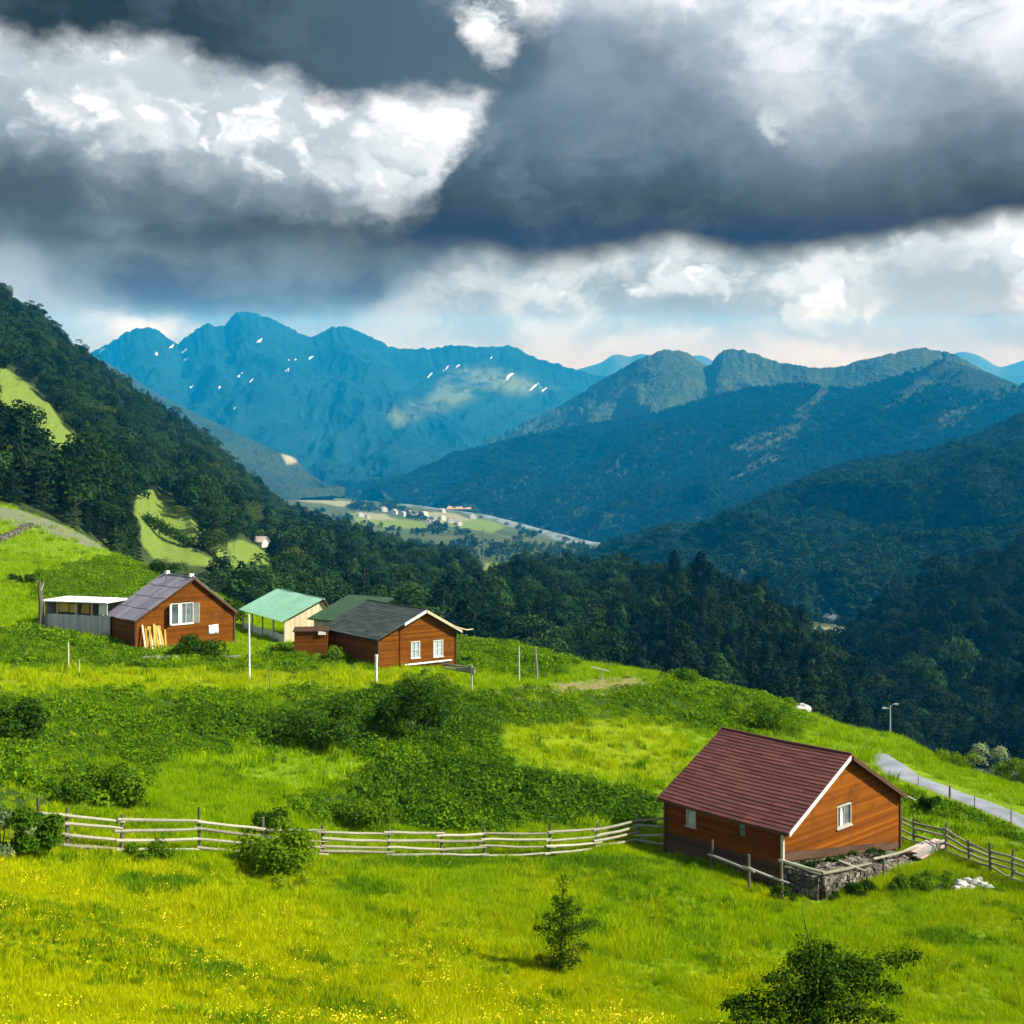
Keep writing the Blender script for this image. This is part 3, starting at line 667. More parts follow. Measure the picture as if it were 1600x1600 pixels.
def tube(path, radii, k=6, cap=True):
    path = np.array(path, float); n = len(path); V_, F_ = [], []
    for i in range(n):
        d = path[min(i+1, n-1)]-path[max(i-1, 0)]; d /= np.linalg.norm(d)+1e-9
        a = np.cross(d, [0, 0, 1.0]) if abs(d[2]) < 0.9 else np.cross(d, [1.0, 0, 0])
        a /= np.linalg.norm(a); b = np.cross(d, a)
        for j in range(k):
            t = 2*math.pi*j/k; V_.append(path[i]+radii[i]*(math.cos(t)*a+math.sin(t)*b))
    for i in range(n-1):
        for j in range(k): F_.append((i*k+j, i*k+(j+1) % k, (i+1)*k+(j+1) % k, (i+1)*k+j))
    if cap: F_.append(tuple(range(k-1, -1, -1))); F_.append(tuple((n-1)*k+j for j in range(k)))
    return V_, F_
def joinparts(parts):
    V_, F_ = [], []
    for v, f in parts:
        o = len(V_); V_ += [tuple(x) for x in v]; F_ += [tuple(i+o for i in q) for q in f]
    return V_, F_
def bark_material():
    m, t, b = material('bark', 0.9, 0.1); n = t.noise(obj_pos(t), 6, 4, 0.6)
    t.put(b.inputs['Base Color'], t.mix(n, (0.035, 0.027, 0.020), (0.10, 0.085, 0.065))); return m
BARK = bark_material()
def trunk_mesh(seed, hcrown=0.86):
    r = np.random.default_rng(seed); parts = []
    parts.append(tube([(0, 0, -0.08), (0.005, 0, 0.2), (0.01*r.normal(), 0.01*r.normal(), 0.5), (0.015*r.normal(), 0.015*r.normal(), hcrown)], [0.026, 0.02, 0.013, 0.003]))
    for i in range(6):
        z = r.uniform(0.2, 0.6); a = r.uniform(0, 6.28); l = r.uniform(0.1, 0.2)
        parts.append(tube([(0, 0, z), (math.cos(a)*l*.6, math.sin(a)*l*.6, z+l*.35), (math.cos(a)*l, math.sin(a)*l, z+l*.8)], [0.009, 0.006, 0.002], 5))
    return mesh_from('trunk', *joinparts(parts), BARK)
FOREST = leaf_material('forest_leaves', (0.010, 0.028, 0.011), (0.032, 0.068, 0.020), 0.25, stand=True)
CONIF = leaf_material('conifer_needles', (0.010, 0.023, 0.010), (0.026, 0.046, 0.016), 0.1, stand=True)
DARKF = leaf_material('shade_tinted_leaves', (0.005, 0.012, 0.006), (0.017, 0.031, 0.011), 0.15, stand=True)  # darker leaf copy: cloud shadow on the right wood put into the colour
FARF = leaf_material('far_forest_leaves', (0.011, 0.029, 0.016), (0.018, 0.038, 0.018), 0.15, stand=True)
LIGHTF = leaf_material('bright_leaves', (0.034, 0.066, 0.014), (0.080, 0.115, 0.022), 0.3)
CROWNS = []   # (mesh, trunk, kind)
for i in range(4): CROWNS.append((crown_mesh('crown', 'broad', 1500, FOREST, 20+i, 0.030), trunk_mesh(i), 'broad'))
for i in range(2): CROWNS.append((crown_mesh('crown', 'tall', 1300, FOREST, 40+i, 0.028), trunk_mesh(9+i), 'tall'))
for i in range(3): CROWNS.append((crown_mesh('crown', 'conifer', 1300, CONIF, 60+i, 0.028), trunk_mesh(19+i, 0.95), 'conifer'))
for i in range(2): CROWNS.append((crown_mesh('crown', 'broad', 1500, LIGHTF, 80+i, 0.030), trunk_mesh(29+i), 'bright'))
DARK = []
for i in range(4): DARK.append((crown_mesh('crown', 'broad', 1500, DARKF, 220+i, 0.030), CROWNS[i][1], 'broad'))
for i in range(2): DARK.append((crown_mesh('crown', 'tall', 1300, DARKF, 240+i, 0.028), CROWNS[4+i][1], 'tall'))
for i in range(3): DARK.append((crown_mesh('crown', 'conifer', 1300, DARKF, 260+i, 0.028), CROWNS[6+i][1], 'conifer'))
NB = len(CROWNS); CROWNS += DARK            # kinds NB.. carry painted cloud shade, mostly for the wood on the right
FARG = leaf_material('green_far_leaves', (0.012, 0.032, 0.011), (0.026, 0.052, 0.016), 0.15, stand=True)
FARN = [crown_mesh('far_crown', 'broad', 170, FARG, 140+i, 0.080) for i in range(3)]+[crown_mesh('far_crown', 'conifer', 140, FARG, 150, 0.072), crown_mesh('far_crown', 'tall', 140, FARG, 151, 0.078)]
FAR = [crown_mesh('far_crown', 'broad', 150, FARF, 120+i, 0.085) for i in range(3)]+[crown_mesh('far_crown', 'conifer', 130, FARF, 130, 0.075), crown_mesh('far_crown', 'tall', 130, FARF, 131, 0.08)]

# ------------------------------------------------------------------ uncountable cover: instances on scattered points
def proto_collection(name, meshes):
    col = bpy.data.collections.new(name)          # never linked into the scene
    for i, me in enumerate(meshes):
        o = bpy.data.objects.new('%s_%02d' % (name, i), me); col.objects.link(o)
    return col
def scatter(name, pts, rot, scl, idx, col, extra=None):
    me = bpy.data.meshes.new(name); n = len(pts)
    me.vertices.add(n); me.vertices.foreach_set('co', np.asarray(pts, np.float32).ravel())
    def add(nm, typ, arr, key):
        a = me.attributes.new(nm, typ, 'POINT'); a.data.foreach_set(key, arr)
    add('rot', 'FLOAT_VECTOR', np.asarray(rot, np.float32).ravel(), 'vector')
    add('scl', 'FLOAT_VECTOR', np.asarray(scl, np.float32).ravel(), 'vector')
    add('idx', 'INT', np.asarray(idx, np.int32), 'value')
    for k, v in (extra or {}).items(): add(k, 'FLOAT', np.asarray(v, np.float32), 'value')
    me.update()
    o = link(name, me); tag(o, kind='stuff')
    g = bpy.data.node_groups.new(name, 'GeometryNodeTree')
    g.interface.new_socket('Geometry', in_out='INPUT', socket_type='NodeSocketGeometry')
    g.interface.new_socket('Geometry', in_out='OUTPUT', socket_type='NodeSocketGeometry')
    N, L = g.nodes, g.links
    i_, o_ = N.new('NodeGroupInput'), N.new('NodeGroupOutput')
    iop = N.new('GeometryNodeInstanceOnPoints'); ci = N.new('GeometryNodeCollectionInfo')
    ci.inputs['Collection'].default_value = col; ci.inputs['Separate Children'].default_value = True; ci.inputs['Reset Children'].default_value = True
    iop.inputs['Pick Instance'].default_value = True
    def na(nm, typ):
        a = N.new('GeometryNodeInputNamedAttribute'); a.data_type = typ; a.inputs['Name'].default_value = nm; return a.outputs[0]
    e2r = N.new('FunctionNodeEulerToRotation')
    L.new(na('rot', 'FLOAT_VECTOR'), e2r.inputs[0]); L.new(e2r.outputs[0], iop.inputs['Rotation'])
    L.new(na('scl', 'FLOAT_VECTOR'), iop.inputs['Scale']); L.new(na('idx', 'INT'), iop.inputs['Instance Index'])
    L.new(i_.outputs[0], iop.inputs['Points']); L.new(ci.outputs[0], iop.inputs['Instance']); L.new(iop.outputs[0], o_.inputs[0])
    md = o.modifiers.new('scatter', 'NODES'); md.node_group = g
    return o
def lean(n, a=0.08): return np.stack([rng.normal(size=n)*a, rng.normal(size=n)*a, rng.uniform(0, 6.28, n)], 1)

# ------------------------------------------------------------------ woods
def wood_points(hill, n, v0=-0.12, v1=1.02):
    """candidates spread evenly over the area of a hill"""
    gu = np.linspace(0, 1, 121); gv = np.linspace(v0, v1, 61)
    Ug, Vg = np.meshgrid(gu, gv, indexing='ij'); p = hill.at(Ug, Vg)
    a = p[1:, :-1]-p[:-1, :-1]; b = p[:-1, 1:]-p[:-1, :-1]
    A = np.linalg.norm(np.cross(a, b), axis=-1).ravel(); cdf = np.cumsum(A)
    k = np.searchsorted(cdf, rng.random(n)*cdf[-1]); i, j = k//60, k % 60
    u = gu[i]+rng.random(n)*(gu[1]-gu[0]); v = gv[j]+rng.random(n)*(gv[1]-gv[0])
    return hill.at(u, v), v, cdf[-1]
def thin(p, r0):
    """keep points at least about r0 apart"""
    cell = {}; keep = np.zeros(len(p), bool); q = np.floor(p[:, :2]/r0).astype(int)
    for i, (a, b) in enumerate(map(tuple, q)):
        ok = True
        for da in (-1, 0, 1):
            for db in (-1, 0, 1):
                for j in cell.get((a+da, b+db), ()):
                    if (p[j, 0]-p[i, 0])**2+(p[j, 1]-p[i, 1])**2 < r0*r0: ok = False; break
                if not ok: break
            if not ok: break
        if ok: keep[i] = True; cell.setdefault((a, b), []).append(i)
    return keep
WOODS = dict(p=[], h=[], k=[], reg=[])
def add_wood(p, h, k, reg):
    WOODS['p'].append(p); WOODS['h'].append(h); WOODS['k'].append(k); WOODS['reg'] += [reg]*len(p)
def clear_of(px, py, polys, soft=1.0):
    m = np.zeros_like(px)
    for q in polys: m = np.maximum(m, poly_mask(px, py, q, soft))
    return m < 0.5
def grow(poly, dy):     # a clearing also keeps the trees standing in front of it away
    p = np.array(poly, float); c = p.mean(0); return [tuple(q) for q in np.vstack([p])]
def inview(px, py, pad=60): return (px > -pad-200) & (px < 1800+pad) & (py > 300) & (py < 1700)
def build_woods():
    # left hillside
    p, v, _ = wood_points(left_hill, 36000); px, py = proj(*p.T)
    hh = 10*rng.uniform(0.55, 1.25, len(p))*(1+.35*smooth(v, .6, 1))
    top = py-F*hh*0.6/p[:, 1]
    ok = clear_of(px, py, LFIELDS+[GREYF], 3) & inview(px, py)
    for f_, o_ in ((0.25, 0), (0.5, -0.25), (0.5, 0.25), (0.72, -.2), (0.72, .2), (0.92, 0)):
        ok &= clear_of(px+o_*F*hh/p[:, 1], py-F*hh*f_/p[:, 1], LFIELDS)
    ok &= ~((v > 0.97) & (px < 180))
    ok &= rng.random(len(p)) < np.clip(0.75+1.6*fbm(p[:, 0]*0.012, p[:, 1]*0.012, 2), 0.25, 1)
    p, v, hh, px, py = p[ok], v[ok], hh[ok], px[ok], py[ok]
    k = thin(p, 3.5); p, hh, px, py = p[k], hh[k], px[k], py[k]
    z = fbm(p[:, 0]*0.01, p[:, 1]*0.01+7, 2)
    kk = np.where(rng.random(len(p)) < np.clip(0.25+1.2*z, 0.03, 0.8), rng.integers(6, 9, len(p)), rng.integers(0, 4, len(p)))
    kk = np.where(rng.random(len(p)) < 0.10, rng.integers(4, 6, len(p)), kk)
    kk = np.where((rng.random(len(p)) < np.where((px > 330) & (py > 700), 0.22, 0.05)) & (kk < 4), rng.integers(9, 11, len(p)), kk)
    add_wood(p, hh*np.exp(rng.normal(size=len(p))*.16), kk, 'left')
    # middle hill
    p, v, _ = wood_points(mid_hill, 26000); px, py = proj(*p.T)
    hh = 11.5*rng.uniform(0.6, 1.25, len(p))
    ok = clear_of(px, py, MFIELDS, 3) & (px > 300) & (py < 1250) & (px < 1400)
    for f_, o_ in ((0.25, 0), (0.5, -0.2), (0.5, 0.2), (0.8, 0)): ok &= clear_of(px+o_*F*hh/p[:, 1], py-F*hh*f_/p[:, 1], MFIELDS)
    ok &= rng.random(len(p)) < np.clip(0.8+1.5*fbm(p[:, 0]*0.012, p[:, 1]*0.012, 2), 0.35, 1)
    p, hh, px, py = p[ok], hh[ok], px[ok], py[ok]
    k = thin(p, 4.0); p, hh, px, py = p[k], hh[k], px[k], py[k]
    con = np.clip(0.15+0.7*smooth(px, 980, 1080)*smooth(px, 1330, 1240)+0.5*smooth(px, 690, 740)*smooth(px, 830, 780), 0, 0.85)
    kk = np.where(rng.random(len(p)) < con, rng.integers(4, 9, len(p)), rng.integers(0, 4, len(p)))
    hh = np.where(kk >= 4, hh*1.18, hh)
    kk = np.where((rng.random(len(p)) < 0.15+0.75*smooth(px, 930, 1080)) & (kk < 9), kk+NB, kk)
    add_wood(p, hh*np.exp(rng.normal(size=len(p))*.16), kk, 'middle')
    # right wood
    p, v, _ = wood_points(right_wood, 26000); px, py = proj(*p.T)
    hh = 13*rng.uniform(0.55, 1.3, len(p))
    ok = (px < 1780) & (py < 1330) & (p[:, 2] > -160)
    p, hh = p[ok], hh[ok]; k = thin(p, 4.6); p, hh = p[k], hh[k]
    kk = np.where(rng.random(len(p)) < 0.3, rng.integers(4, 9, len(p)), rng.integers(0, 4, len(p)))
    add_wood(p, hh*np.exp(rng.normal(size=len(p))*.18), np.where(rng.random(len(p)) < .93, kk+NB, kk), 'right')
    P = np.vstack(WOODS['p']); hh = np.concatenate(WOODS['h']); kk = np.concatenate(WOODS['k']); reg = np.array(WOODS['reg'])
    # the individuals: the ones that show largest from the path above the meadow
    px, py = proj(*P.T); tx, ty = proj(P[:, 0], P[:, 1], P[:, 2]+hh*0.75)
    brow = np.interp(tx, BROW[:, 0], BROW[:, 1])
    vis = (tx > 5) & (tx < 1595) & (ty < brow-8)
    size = np.where(vis, F*hh/P[:, 1], 0)
    order = np.argsort(-size); quota = dict(left=118, middle=104, right=72); ind = []
    for i in order:
        if size[i] <= 0: break
        if quota[reg[i]] > 0: quota[reg[i]] -= 1; ind.append(i)
    ind = np.array(ind); st = np.ones(len(P), bool); st[ind] = False
    for i in ind: plant_tree(P[i], hh[i], int(kk[i]), reg[i], tx[i], ty[i])
    near_cols = proto_collection('forest_tree', [c[0] for c in CROWNS])
    for r_ in ('left', 'middle', 'right'):
        s = st & (reg == r_); n = s.sum()
        sc = hh[s][:, None]*np.stack([rng.uniform(0.85, 1.3, n), rng.uniform(0.85, 1.3, n), np.ones(n)], 1)
        scatter('forest', P[s], lean(n, 0.04), sc, kk[s], near_cols)
    # far slopes: simpler crowns
    fc = proto_collection('far_forest_tree', FAR); fg = proto_collection('right_forest_tree', FARN)
    for hill, n, r0, hm, cut in ((right_hill, 42000, 6.0, 13, 'rh'), (right_ridge, 60000, 12.0, 15, 'rr'), (valley, 7000, 6.0, 11, 'va')):
        p, v, _ = wood_points(hill, n); px, py = proj(*p.T)
        h2 = hm*rng.uniform(0.55, 1.2, len(p)); ok = (px > -60) & (px < 1700)
        if cut == 'rh': ok &= clear_of(px, py, [[(1410,680),(1450,655),(1530,632),(1540,640),(1500,662),(1440,690)]])
        if cut == 'rr':
            a = ridge_attr(px, py, p)['light']; ok &= (a < 0.4) | (rng.random(len(p)) < 0.15)
            ok &= rng.random(len(p)) < np.clip(1.2-smooth(px, 1300, 1500)*smooth(py, 640, 600)*1.1+fbm(px*.01, py*.01, 2), 0, 1)
        if cut == 'va':
            ok &= clear_of(px, py, VFIELDS+VPALE) & (line_dist(px, py, RIVER) > 9)
            ok &= (fbm(px*0.02, py*0.05, 3) > np.where(py > 852, -0.6, np.where(py < 800, 0.06, 0.16)))
        p, h2 = p[ok], h2[ok]; n2 = len(p)
        scatter('forest', p, lean(n2, 0.04), h2[:, None]*np.stack([rng.uniform(1.1, 1.7, n2)]*2+[np.ones(n2)], 1), rng.integers(0, 5, n2), fc if cut == 'rr' else fg)
BROW = np.array([(-50,800),(0,800),(60,815),(170,870),(200,880),(250,900),(310,900),(370,945),(430,920),(510,938),(570,935),(670,955),(740,990),(850,1008),(1000,1038),(1100,1052),(1200,1082),(1300,1112),(1390,1148),(1450,1163),(1530,1190),(1650,1235)], float)
def where_tree(reg, x, y):
    if reg == 'left':
        if x < 130: return 'left_low', 'low on the left slope above the grey field strip'
        if x < 225: return 'left_mid', 'between the grey field strip and the sloping pale meadow'
        if x < 330: return 'left_field', 'beside the sloping pale meadow behind the mauve roofed house'
        return 'left_right', 'below the left slope near the small white roof'
    if reg == 'middle':
        if x < 440: return 'mid_hut', 'in the valley wood above the pale green hut roof'
        if x < 700: return 'mid_house', 'in the valley wood behind the dark roofed cottage'
        if x < 900: return 'mid_centre', 'in the valley wood past the two bare poles'
        return 'mid_hump', 'on the wooded hump behind the meadow brow'
    if x < 1400: return 'right_lamp', 'in the wood left of the twin lamp post'
    return 'right_edge', 'in the wood right of the twin lamp post'
KINDW = dict(broad=('broadleaf_tree', 'round dark green broadleaf tree', 'tree'), tall=('tall_tree', 'tall narrow dark green tree', 'tree'), conifer=('conifer_tree', 'pointed dark conifer', 'tree'), bright=('broadleaf_tree', 'lighter green broadleaf tree', 'tree'))
def plant_tree(p, h, k, reg, tx, ty):
    me, tr, kind = CROWNS[k]; nm, lab, cat = KINDW[kind]; g, wh = where_tree(reg, tx, ty)
    t = thing(nm, lab+' '+wh, cat, p, rng.uniform(0, 6.28), {'left_low':'trees above the grey field strip','left_mid':'trees between grey strip and pale meadow','left_field':'trees beside the sloping pale meadow','left_right':'trees near the small white roof','mid_hut':'trees above the green hut roof','mid_house':'trees behind the dark roofed cottage','mid_centre':'trees past the bare poles','mid_hump':'trees on the dark hump','right_lamp':'trees left of the lamp post','right_edge':'trees right of the lamp post'}[g]+', '+kind)
    t.scale = (h*rng.uniform(0.9, 1.25), h*rng.uniform(0.9, 1.25), h)
    link('crown', me, t); link('trunk', tr, t)

# ------------------------------------------------------------------ meadow cover
def tuft_mesh(name, seed, n, hgt, spread, wid, mat, seg=2):
    r = np.random.default_rng(seed); V_, F_, L_ = [], [], []
    for i in range(n):
        a = r.uniform(0, 6.28); d = spread*math.sqrt(r.random()); bx, by = math.cos(a)*d, math.sin(a)*d
        h = hgt*r.uniform(0.55, 1.15); la = r.uniform(0, 6.28); ln = h*r.uniform(0.15, 0.7); w = wid*r.uniform(0.7, 1.3)
        wa = r.uniform(0, 6.28); wx, wy = math.cos(wa)*w, math.sin(wa)*w; o = len(V_); lf = r.random()
        for s in range(seg):
            f = s/seg; k = 1-f*0.5
            cx, cy_, cz = bx+math.cos(la)*ln*f*f, by+math.sin(la)*ln*f*f, h*f-0.02
            V_ += [(cx-wx*k, cy_-wy*k, cz), (cx+wx*k, cy_+wy*k, cz)]
        V_.append((bx+math.cos(la)*ln, by+math.sin(la)*ln, h)); L_ += [lf]*(2*seg+1)
        for s in range(seg-1): F_.append((o+2*s, o+2*s+1, o+2*s+3, o+2*s+2))
        F_.append((o+2*seg-2, o+2*seg-1, o+2*seg))
    return mesh_from(name, V_, F_, mat, False, dict(leaf=L_))
def clump_mesh(name, seed, n, rad, hgt, leaf, mat):
    r = np.random.default_rng(seed); a = r.uniform(0, 6.28, n); d = rad*np.sqrt(r.random(n)); z = hgt*r.uniform(0.25, 1.0, n)*(1-0.5*(d/rad)**2)
    p = np.stack([np.cos(a)*d, np.sin(a)*d, z], 1)
    nr = np.stack([np.cos(a)*d/rad*0.9, np.sin(a)*d/rad*0.9, 0.9+0*a], 1)+0.45*r.normal(size=(n, 3))
    v, f, lf = quads(p, nr, leaf*r.uniform(0.6, 1.3, n), 0.95, r)
    return mesh_from(name, v, f, mat, False, dict(leaf=lf))
GRASS = leaf_material('grass_blades', (0.105, 0.235, 0.002), (0.360, 0.520, 0.004), 0.36, 'yellow', ((0.270, 0.340, 0.002), (0.600, 0.600, 0.003)), 0.35)
CROPL = leaf_material('crop_leaves', (0.040, 0.120, 0.005), (0.170, 0.290, 0.008), 0.35, 'dark', ((0.016, 0.060, 0.006), (0.072, 0.160, 0.008)), 0.4)
HERB = leaf_material('meadow_herbs', (0.045, 0.130, 0.004), (0.150, 0.290, 0.006), 0.3, None, None, 0.4)
def flower_material():
    m, t, b = material('yellow_petals', 0.6, 0.2); b.inputs['Base Color'].default_value = (0.66, 0.50, 0.01, 1); return m
def flower_mesh(seed):
    r = np.random.default_rng(seed); n = 5; p = np.stack([r.normal(size=n)*0.10, r.normal(size=n)*0.10, r.uniform(0.24, 0.40, n)], 1)
    v, f, lf = quads(p, np.array([0, -0.3, 1])+0.4*r.normal(size=(n, 3)), 0.017*r.uniform(0.7, 1.3, n), 1.6, r)
    return mesh_from('flower_head', v, f, flower_material() if 'FL' not in MAT else MAT['FL'])
KEEP_OUT = []       # (centre x, y, half sizes, angle) of buildings
def outside(x, y):
    ok = np.ones(len(x), bool)
    for cx, cy_, a, b, th in KEEP_OUT:
        dx, dy = x-cx, y-cy_; u = dx*math.cos(th)+dy*math.sin(th); w = -dx*math.sin(th)+dy*math.cos(th)
        ok &= ~((np.abs(u) < a) & (np.abs(w) < b))
    return ok
def field_points(n, y0, y1, spread=1.06):
    """even over the ground between two distances, within the view and a little beyond"""
    y = np.sqrt(rng.random(n)*(y1*y1-y0*y0)+y0*y0); x = (rng.random(n)*2-1)*y*0.5*spread
    return x, y
def road_mask(px, py):
    a = np.array(ROAD, float); d = np.full(px.shape, 9.0)
    for (x1, y1, w1), (x2, y2, w2) in zip(a[:-1], a[1:]):
        dx, dy = x2-x1, y2-y1; t = np.clip(((px-x1)*dx+(py-y1)*dy)/(dx*dx+dy*dy), 0, 1)
        d = np.minimum(d, np.hypot(px-x1-t*dx, py-y1-t*dy)/(w1+(w2-w1)*t))
    return d
def herb_share(x, y, z):
    px, py = proj(x, y, z); s = np.clip(1.2*fbm(x*.09+4, y*.09+2, 3)-.18, 0, .28)+np.clip(1.4*fbm(x*.5, y*.5, 2)-.25, 0, .35)
    for a, b, u, v in ((330, 1520, 58, 18), (565, 1392, 60, 14), (240, 1385, 90, 14), (930, 1352, 120, 12), (700, 1352, 160, 10), (1480, 1470, 80, 16), (1120, 1352, 80, 12)):
        s = np.maximum(s, .85*(1-smooth(np.hypot((px-a)/u, (py-b)/v), .5, 1.2)))
    return s*(1-.6*smooth(y, 60, 80))
def build_cover():
    MAT['FL'] = flower_material()
    tg = proto_collection('grass_tuft', [tuft_mesh('grass_tuft', 200+i, 26, 0.24, 0.17, 0.0075, GRASS) for i in range(4)]+[tuft_mesh('herb_tuft', 230+i, 30, 0.26, 0.17, 0.014, HERB) for i in range(2)])
    for (n, y0, y1, s) in ((46000, 15, 34, 0.80), (46000, 34, 58, 1.10), (52000, 58, 150, 1.9), (12000, 150, 255, 3.0)):
        x, y = field_points(n, y0, y1); z = near_z(x, y); crop, dark, dirt, grey = masks(x, y, z); px, py = proj(x, y, z)
        ok = (rng.random(n) > np.maximum(crop*0.85, np.maximum(dirt*0.97, grey*0.93))) & (road_mask(px, py) > 1.15) & outside(x, y)
        x, y, z, k = x[ok], y[ok], z[ok], ok.sum()
        ye = np.clip(yellowness(x, y, z)+0.18*rng.normal(size=k), 0, 1)
        tall = np.clip(1+1.1*fbm(x*0.35, y*0.35, 3), 0.55, 1.9)
        sc = s*tall[:, None]*rng.uniform(0.75, 1.25, (k, 1))*np.array([1, 1, 1.0]); sc[:, 2] *= np.where(y < 58, 1.0, 0.8)
        scatter('grass', np.stack([x, y, z], 1), lean(k, 0.12), sc, np.where(rng.random(k) < herb_share(x, y, z), rng.integers(4, 6, k), rng.integers(0, 4, k)), tg, dict(yellow=ye))
    fl = proto_collection('flower_heads', [flower_mesh(300+i) for i in range(3)])
    x, y = field_points(16000, 16, 48); z = near_z(x, y); ye = yellowness(x, y, z)
    ok = (rng.random(len(x)) < np.clip((ye-0.40)*0.9, 0.015, 0.4)*np.clip(0.5+2.0*fbm(x*0.3, y*0.3, 2), 0.06, 1)) & outside(x, y)
    x, y, z = x[ok], y[ok], z[ok]; k = len(x)
    scatter('wildflowers', np.stack([x, y, z], 1), lean(k, 0.15), rng.uniform(0.8, 1.3, (k, 1))*np.ones((k, 3)), rng.integers(0, 3, k), fl)
    cp = proto_collection('leafy_plant', [clump_mesh('leafy_plant', 320+i, 62, 0.31, 0.42, 0.066, CROPL) for i in range(4)])
    x, y = field_points(150000, 48, 175); z = near_z(x, y); crop, dark, dirt, grey = masks(x, y, z); px, py = proj(x, y, z)
    ok = (rng.random(len(x)) < crop*np.clip(0.75+1.2*fbm(x*0.25, y*0.25, 3), 0.12, 1)) & outside(x, y) & (road_mask(px, py) > 1.3)
    x, y, z, dark = x[ok], y[ok], z[ok], dark[ok]; k = len(x)
    tall = np.clip(1.0+0.9*fbm(x*0.2+3, y*0.2, 3)+0.5*dark, 0.6, 2.2)
    dk = np.clip(dark*0.8+0.5*fbm(x*0.12, y*0.12+8, 3)+0.12*rng.normal(size=k), 0, 1)
    scatter('leafy_crop', np.stack([x, y, z-0.05], 1), lean(k, 0.15), (tall*rng.uniform(0.8, 1.35, k)*np.where(y > 95, 1.5, 1.0))[:, None]*np.ones((k, 3)), rng.integers(0, 4, k), cp, dict(dark=dk))
# ------------------------------------------------------------------ built things
class MB:
    """collects shapes into one mesh"""
    def __init__(s): s.v, s.f, s.t = [], [], []
    def add(s, v, f, tone=None):
        o = len(s.v); s.v += [tuple(map(float, p)) for p in v]; s.f += [tuple(i+o for i in q) for q in f]
        s.t += [random.random() if tone is None else tone]*len(v)
    def box(s, c, d, rz=0.0, tone=None, jit=0.0):
        x, y, z = d[0]/2, d[1]/2, d[2]/2; v = []
        for sz in (-1, 1):
            for sx, sy in ((-1, -1), (1, -1), (1, 1), (-1, 1)):
                px, py, pz = sx*x*(1+jit*random.uniform(-1, 1)), sy*y*(1+jit*random.uniform(-1, 1)), sz*z*(1+jit*random.uniform(-1, 1))
                v.append((c[0]+px*math.cos(rz)-py*math.sin(rz), c[1]+px*math.sin(rz)+py*math.cos(rz), c[2]+pz))
        s.add(v, [(3, 2, 1, 0), (4, 5, 6, 7), (0, 1, 5, 4), (1, 2, 6, 5), (2, 3, 7, 6), (3, 0, 4, 7)], tone)
    def hexa(s, lo, hi, tone=None):        # four lower and four upper corners, same winding
        s.add(list(lo)+list(hi), [(3, 2, 1, 0), (4, 5, 6, 7), (0, 1, 5, 4), (1, 2, 6, 5), (2, 3, 7, 6), (3, 0, 4, 7)], tone)
    def tube(s, path, radii, k=8, tone=None): s.add(*tube(path, radii, k), tone)
    def bar(s, p, q, w, h, tone=None):     # rectangular bar from p to q, w sideways, h upright
        p, q = np.array(p, float), np.array(q, float); d = q-p; d /= np.linalg.norm(d)
        a = np.cross(d, [0, 0, 1.0]); a = a/np.linalg.norm(a) if np.linalg.norm(a) > 1e-6 else np.array([1.0, 0, 0]); b = np.cross(a, d)
        r = lambda c: [c-a*w/2-b*h/2, c+a*w/2-b*h/2, c+a*w/2+b*h/2, c-a*w/2+b*h/2]
        s.hexa(r(p), r(q), tone)
    def build(s, name, mat, parent=None, sm=False, off=(0, 0, 0)):
        v = np.array(s.v)-np.array(off)
        me = mesh_from(name, v, s.f, mat, sm, dict(tone=s.t))
        bm = bmesh.new(); bm.from_mesh(me); bmesh.ops.recalc_face_normals(bm, faces=bm.faces); bm.to_mesh(me); bm.free()
        return link(name, me, parent)
def wood(name, c1, c2, rough=0.85, grain=3.0, dirt=None, stretch=(1, 1, 14)):
    m, t, b = material(name, rough, 0.06); p = obj_pos(t)
    tone = t.attr('tone')
    n = t.noise(t.vm('MULTIPLY', p, stretch), grain, 4, 0.6); n2 = t.noise(p, 0.9, 4, 0.6)
    col = t.mix(t.ss(tone*0.35+n*0.40+n2*0.30, 0.25, 0.80), c1, c2)
    if dirt: col = t.mix(t.ss(n2*0.6+n*0.4, 0.46, 0.68)*0.8, col, dirt)
    t.put(b.inputs['Base Color'], col); bump(t, b, n, 0.012, 0.6); return m
def plain(name, c1, c2, rough=0.6, scale=4.0, spec=0.3, metal=0.0, bm=0.0):
    m, t, b = material(name, rough, spec); p = obj_pos(t); b.inputs['Metallic'].default_value = metal
    n = t.noise(p, scale, 5, 0.65); n2 = t.noise(p, scale*0.17, 3, 0.6)
    t.put(b.inputs['Base Color'], t.mix(t.ss(n*0.5+n2*0.5, 0.32, 0.68), c1, c2))
    if bm: bump(t, b, n, bm, 0.7)
    return m
def tiles(name, c1, c2, stain):
    m, t, b = material(name, 0.85, 0.12); p = obj_pos(t)
    n = t.noise(p, 0.8, 5, 0.65); f = t.noise(p, 9, 3, 0.6); tone = t.attr('tone')
    col = t.mix(t.ss(tone*0.35+f*0.35+n*0.3, 0.25, 0.75), c1, c2)
    col = t.mix(t.ss(n, 0.52, 0.70)*0.55, col, stain)
    t.put(b.inputs['Base Color'], col); bump(t, b, f, 0.01, 0.5); return m
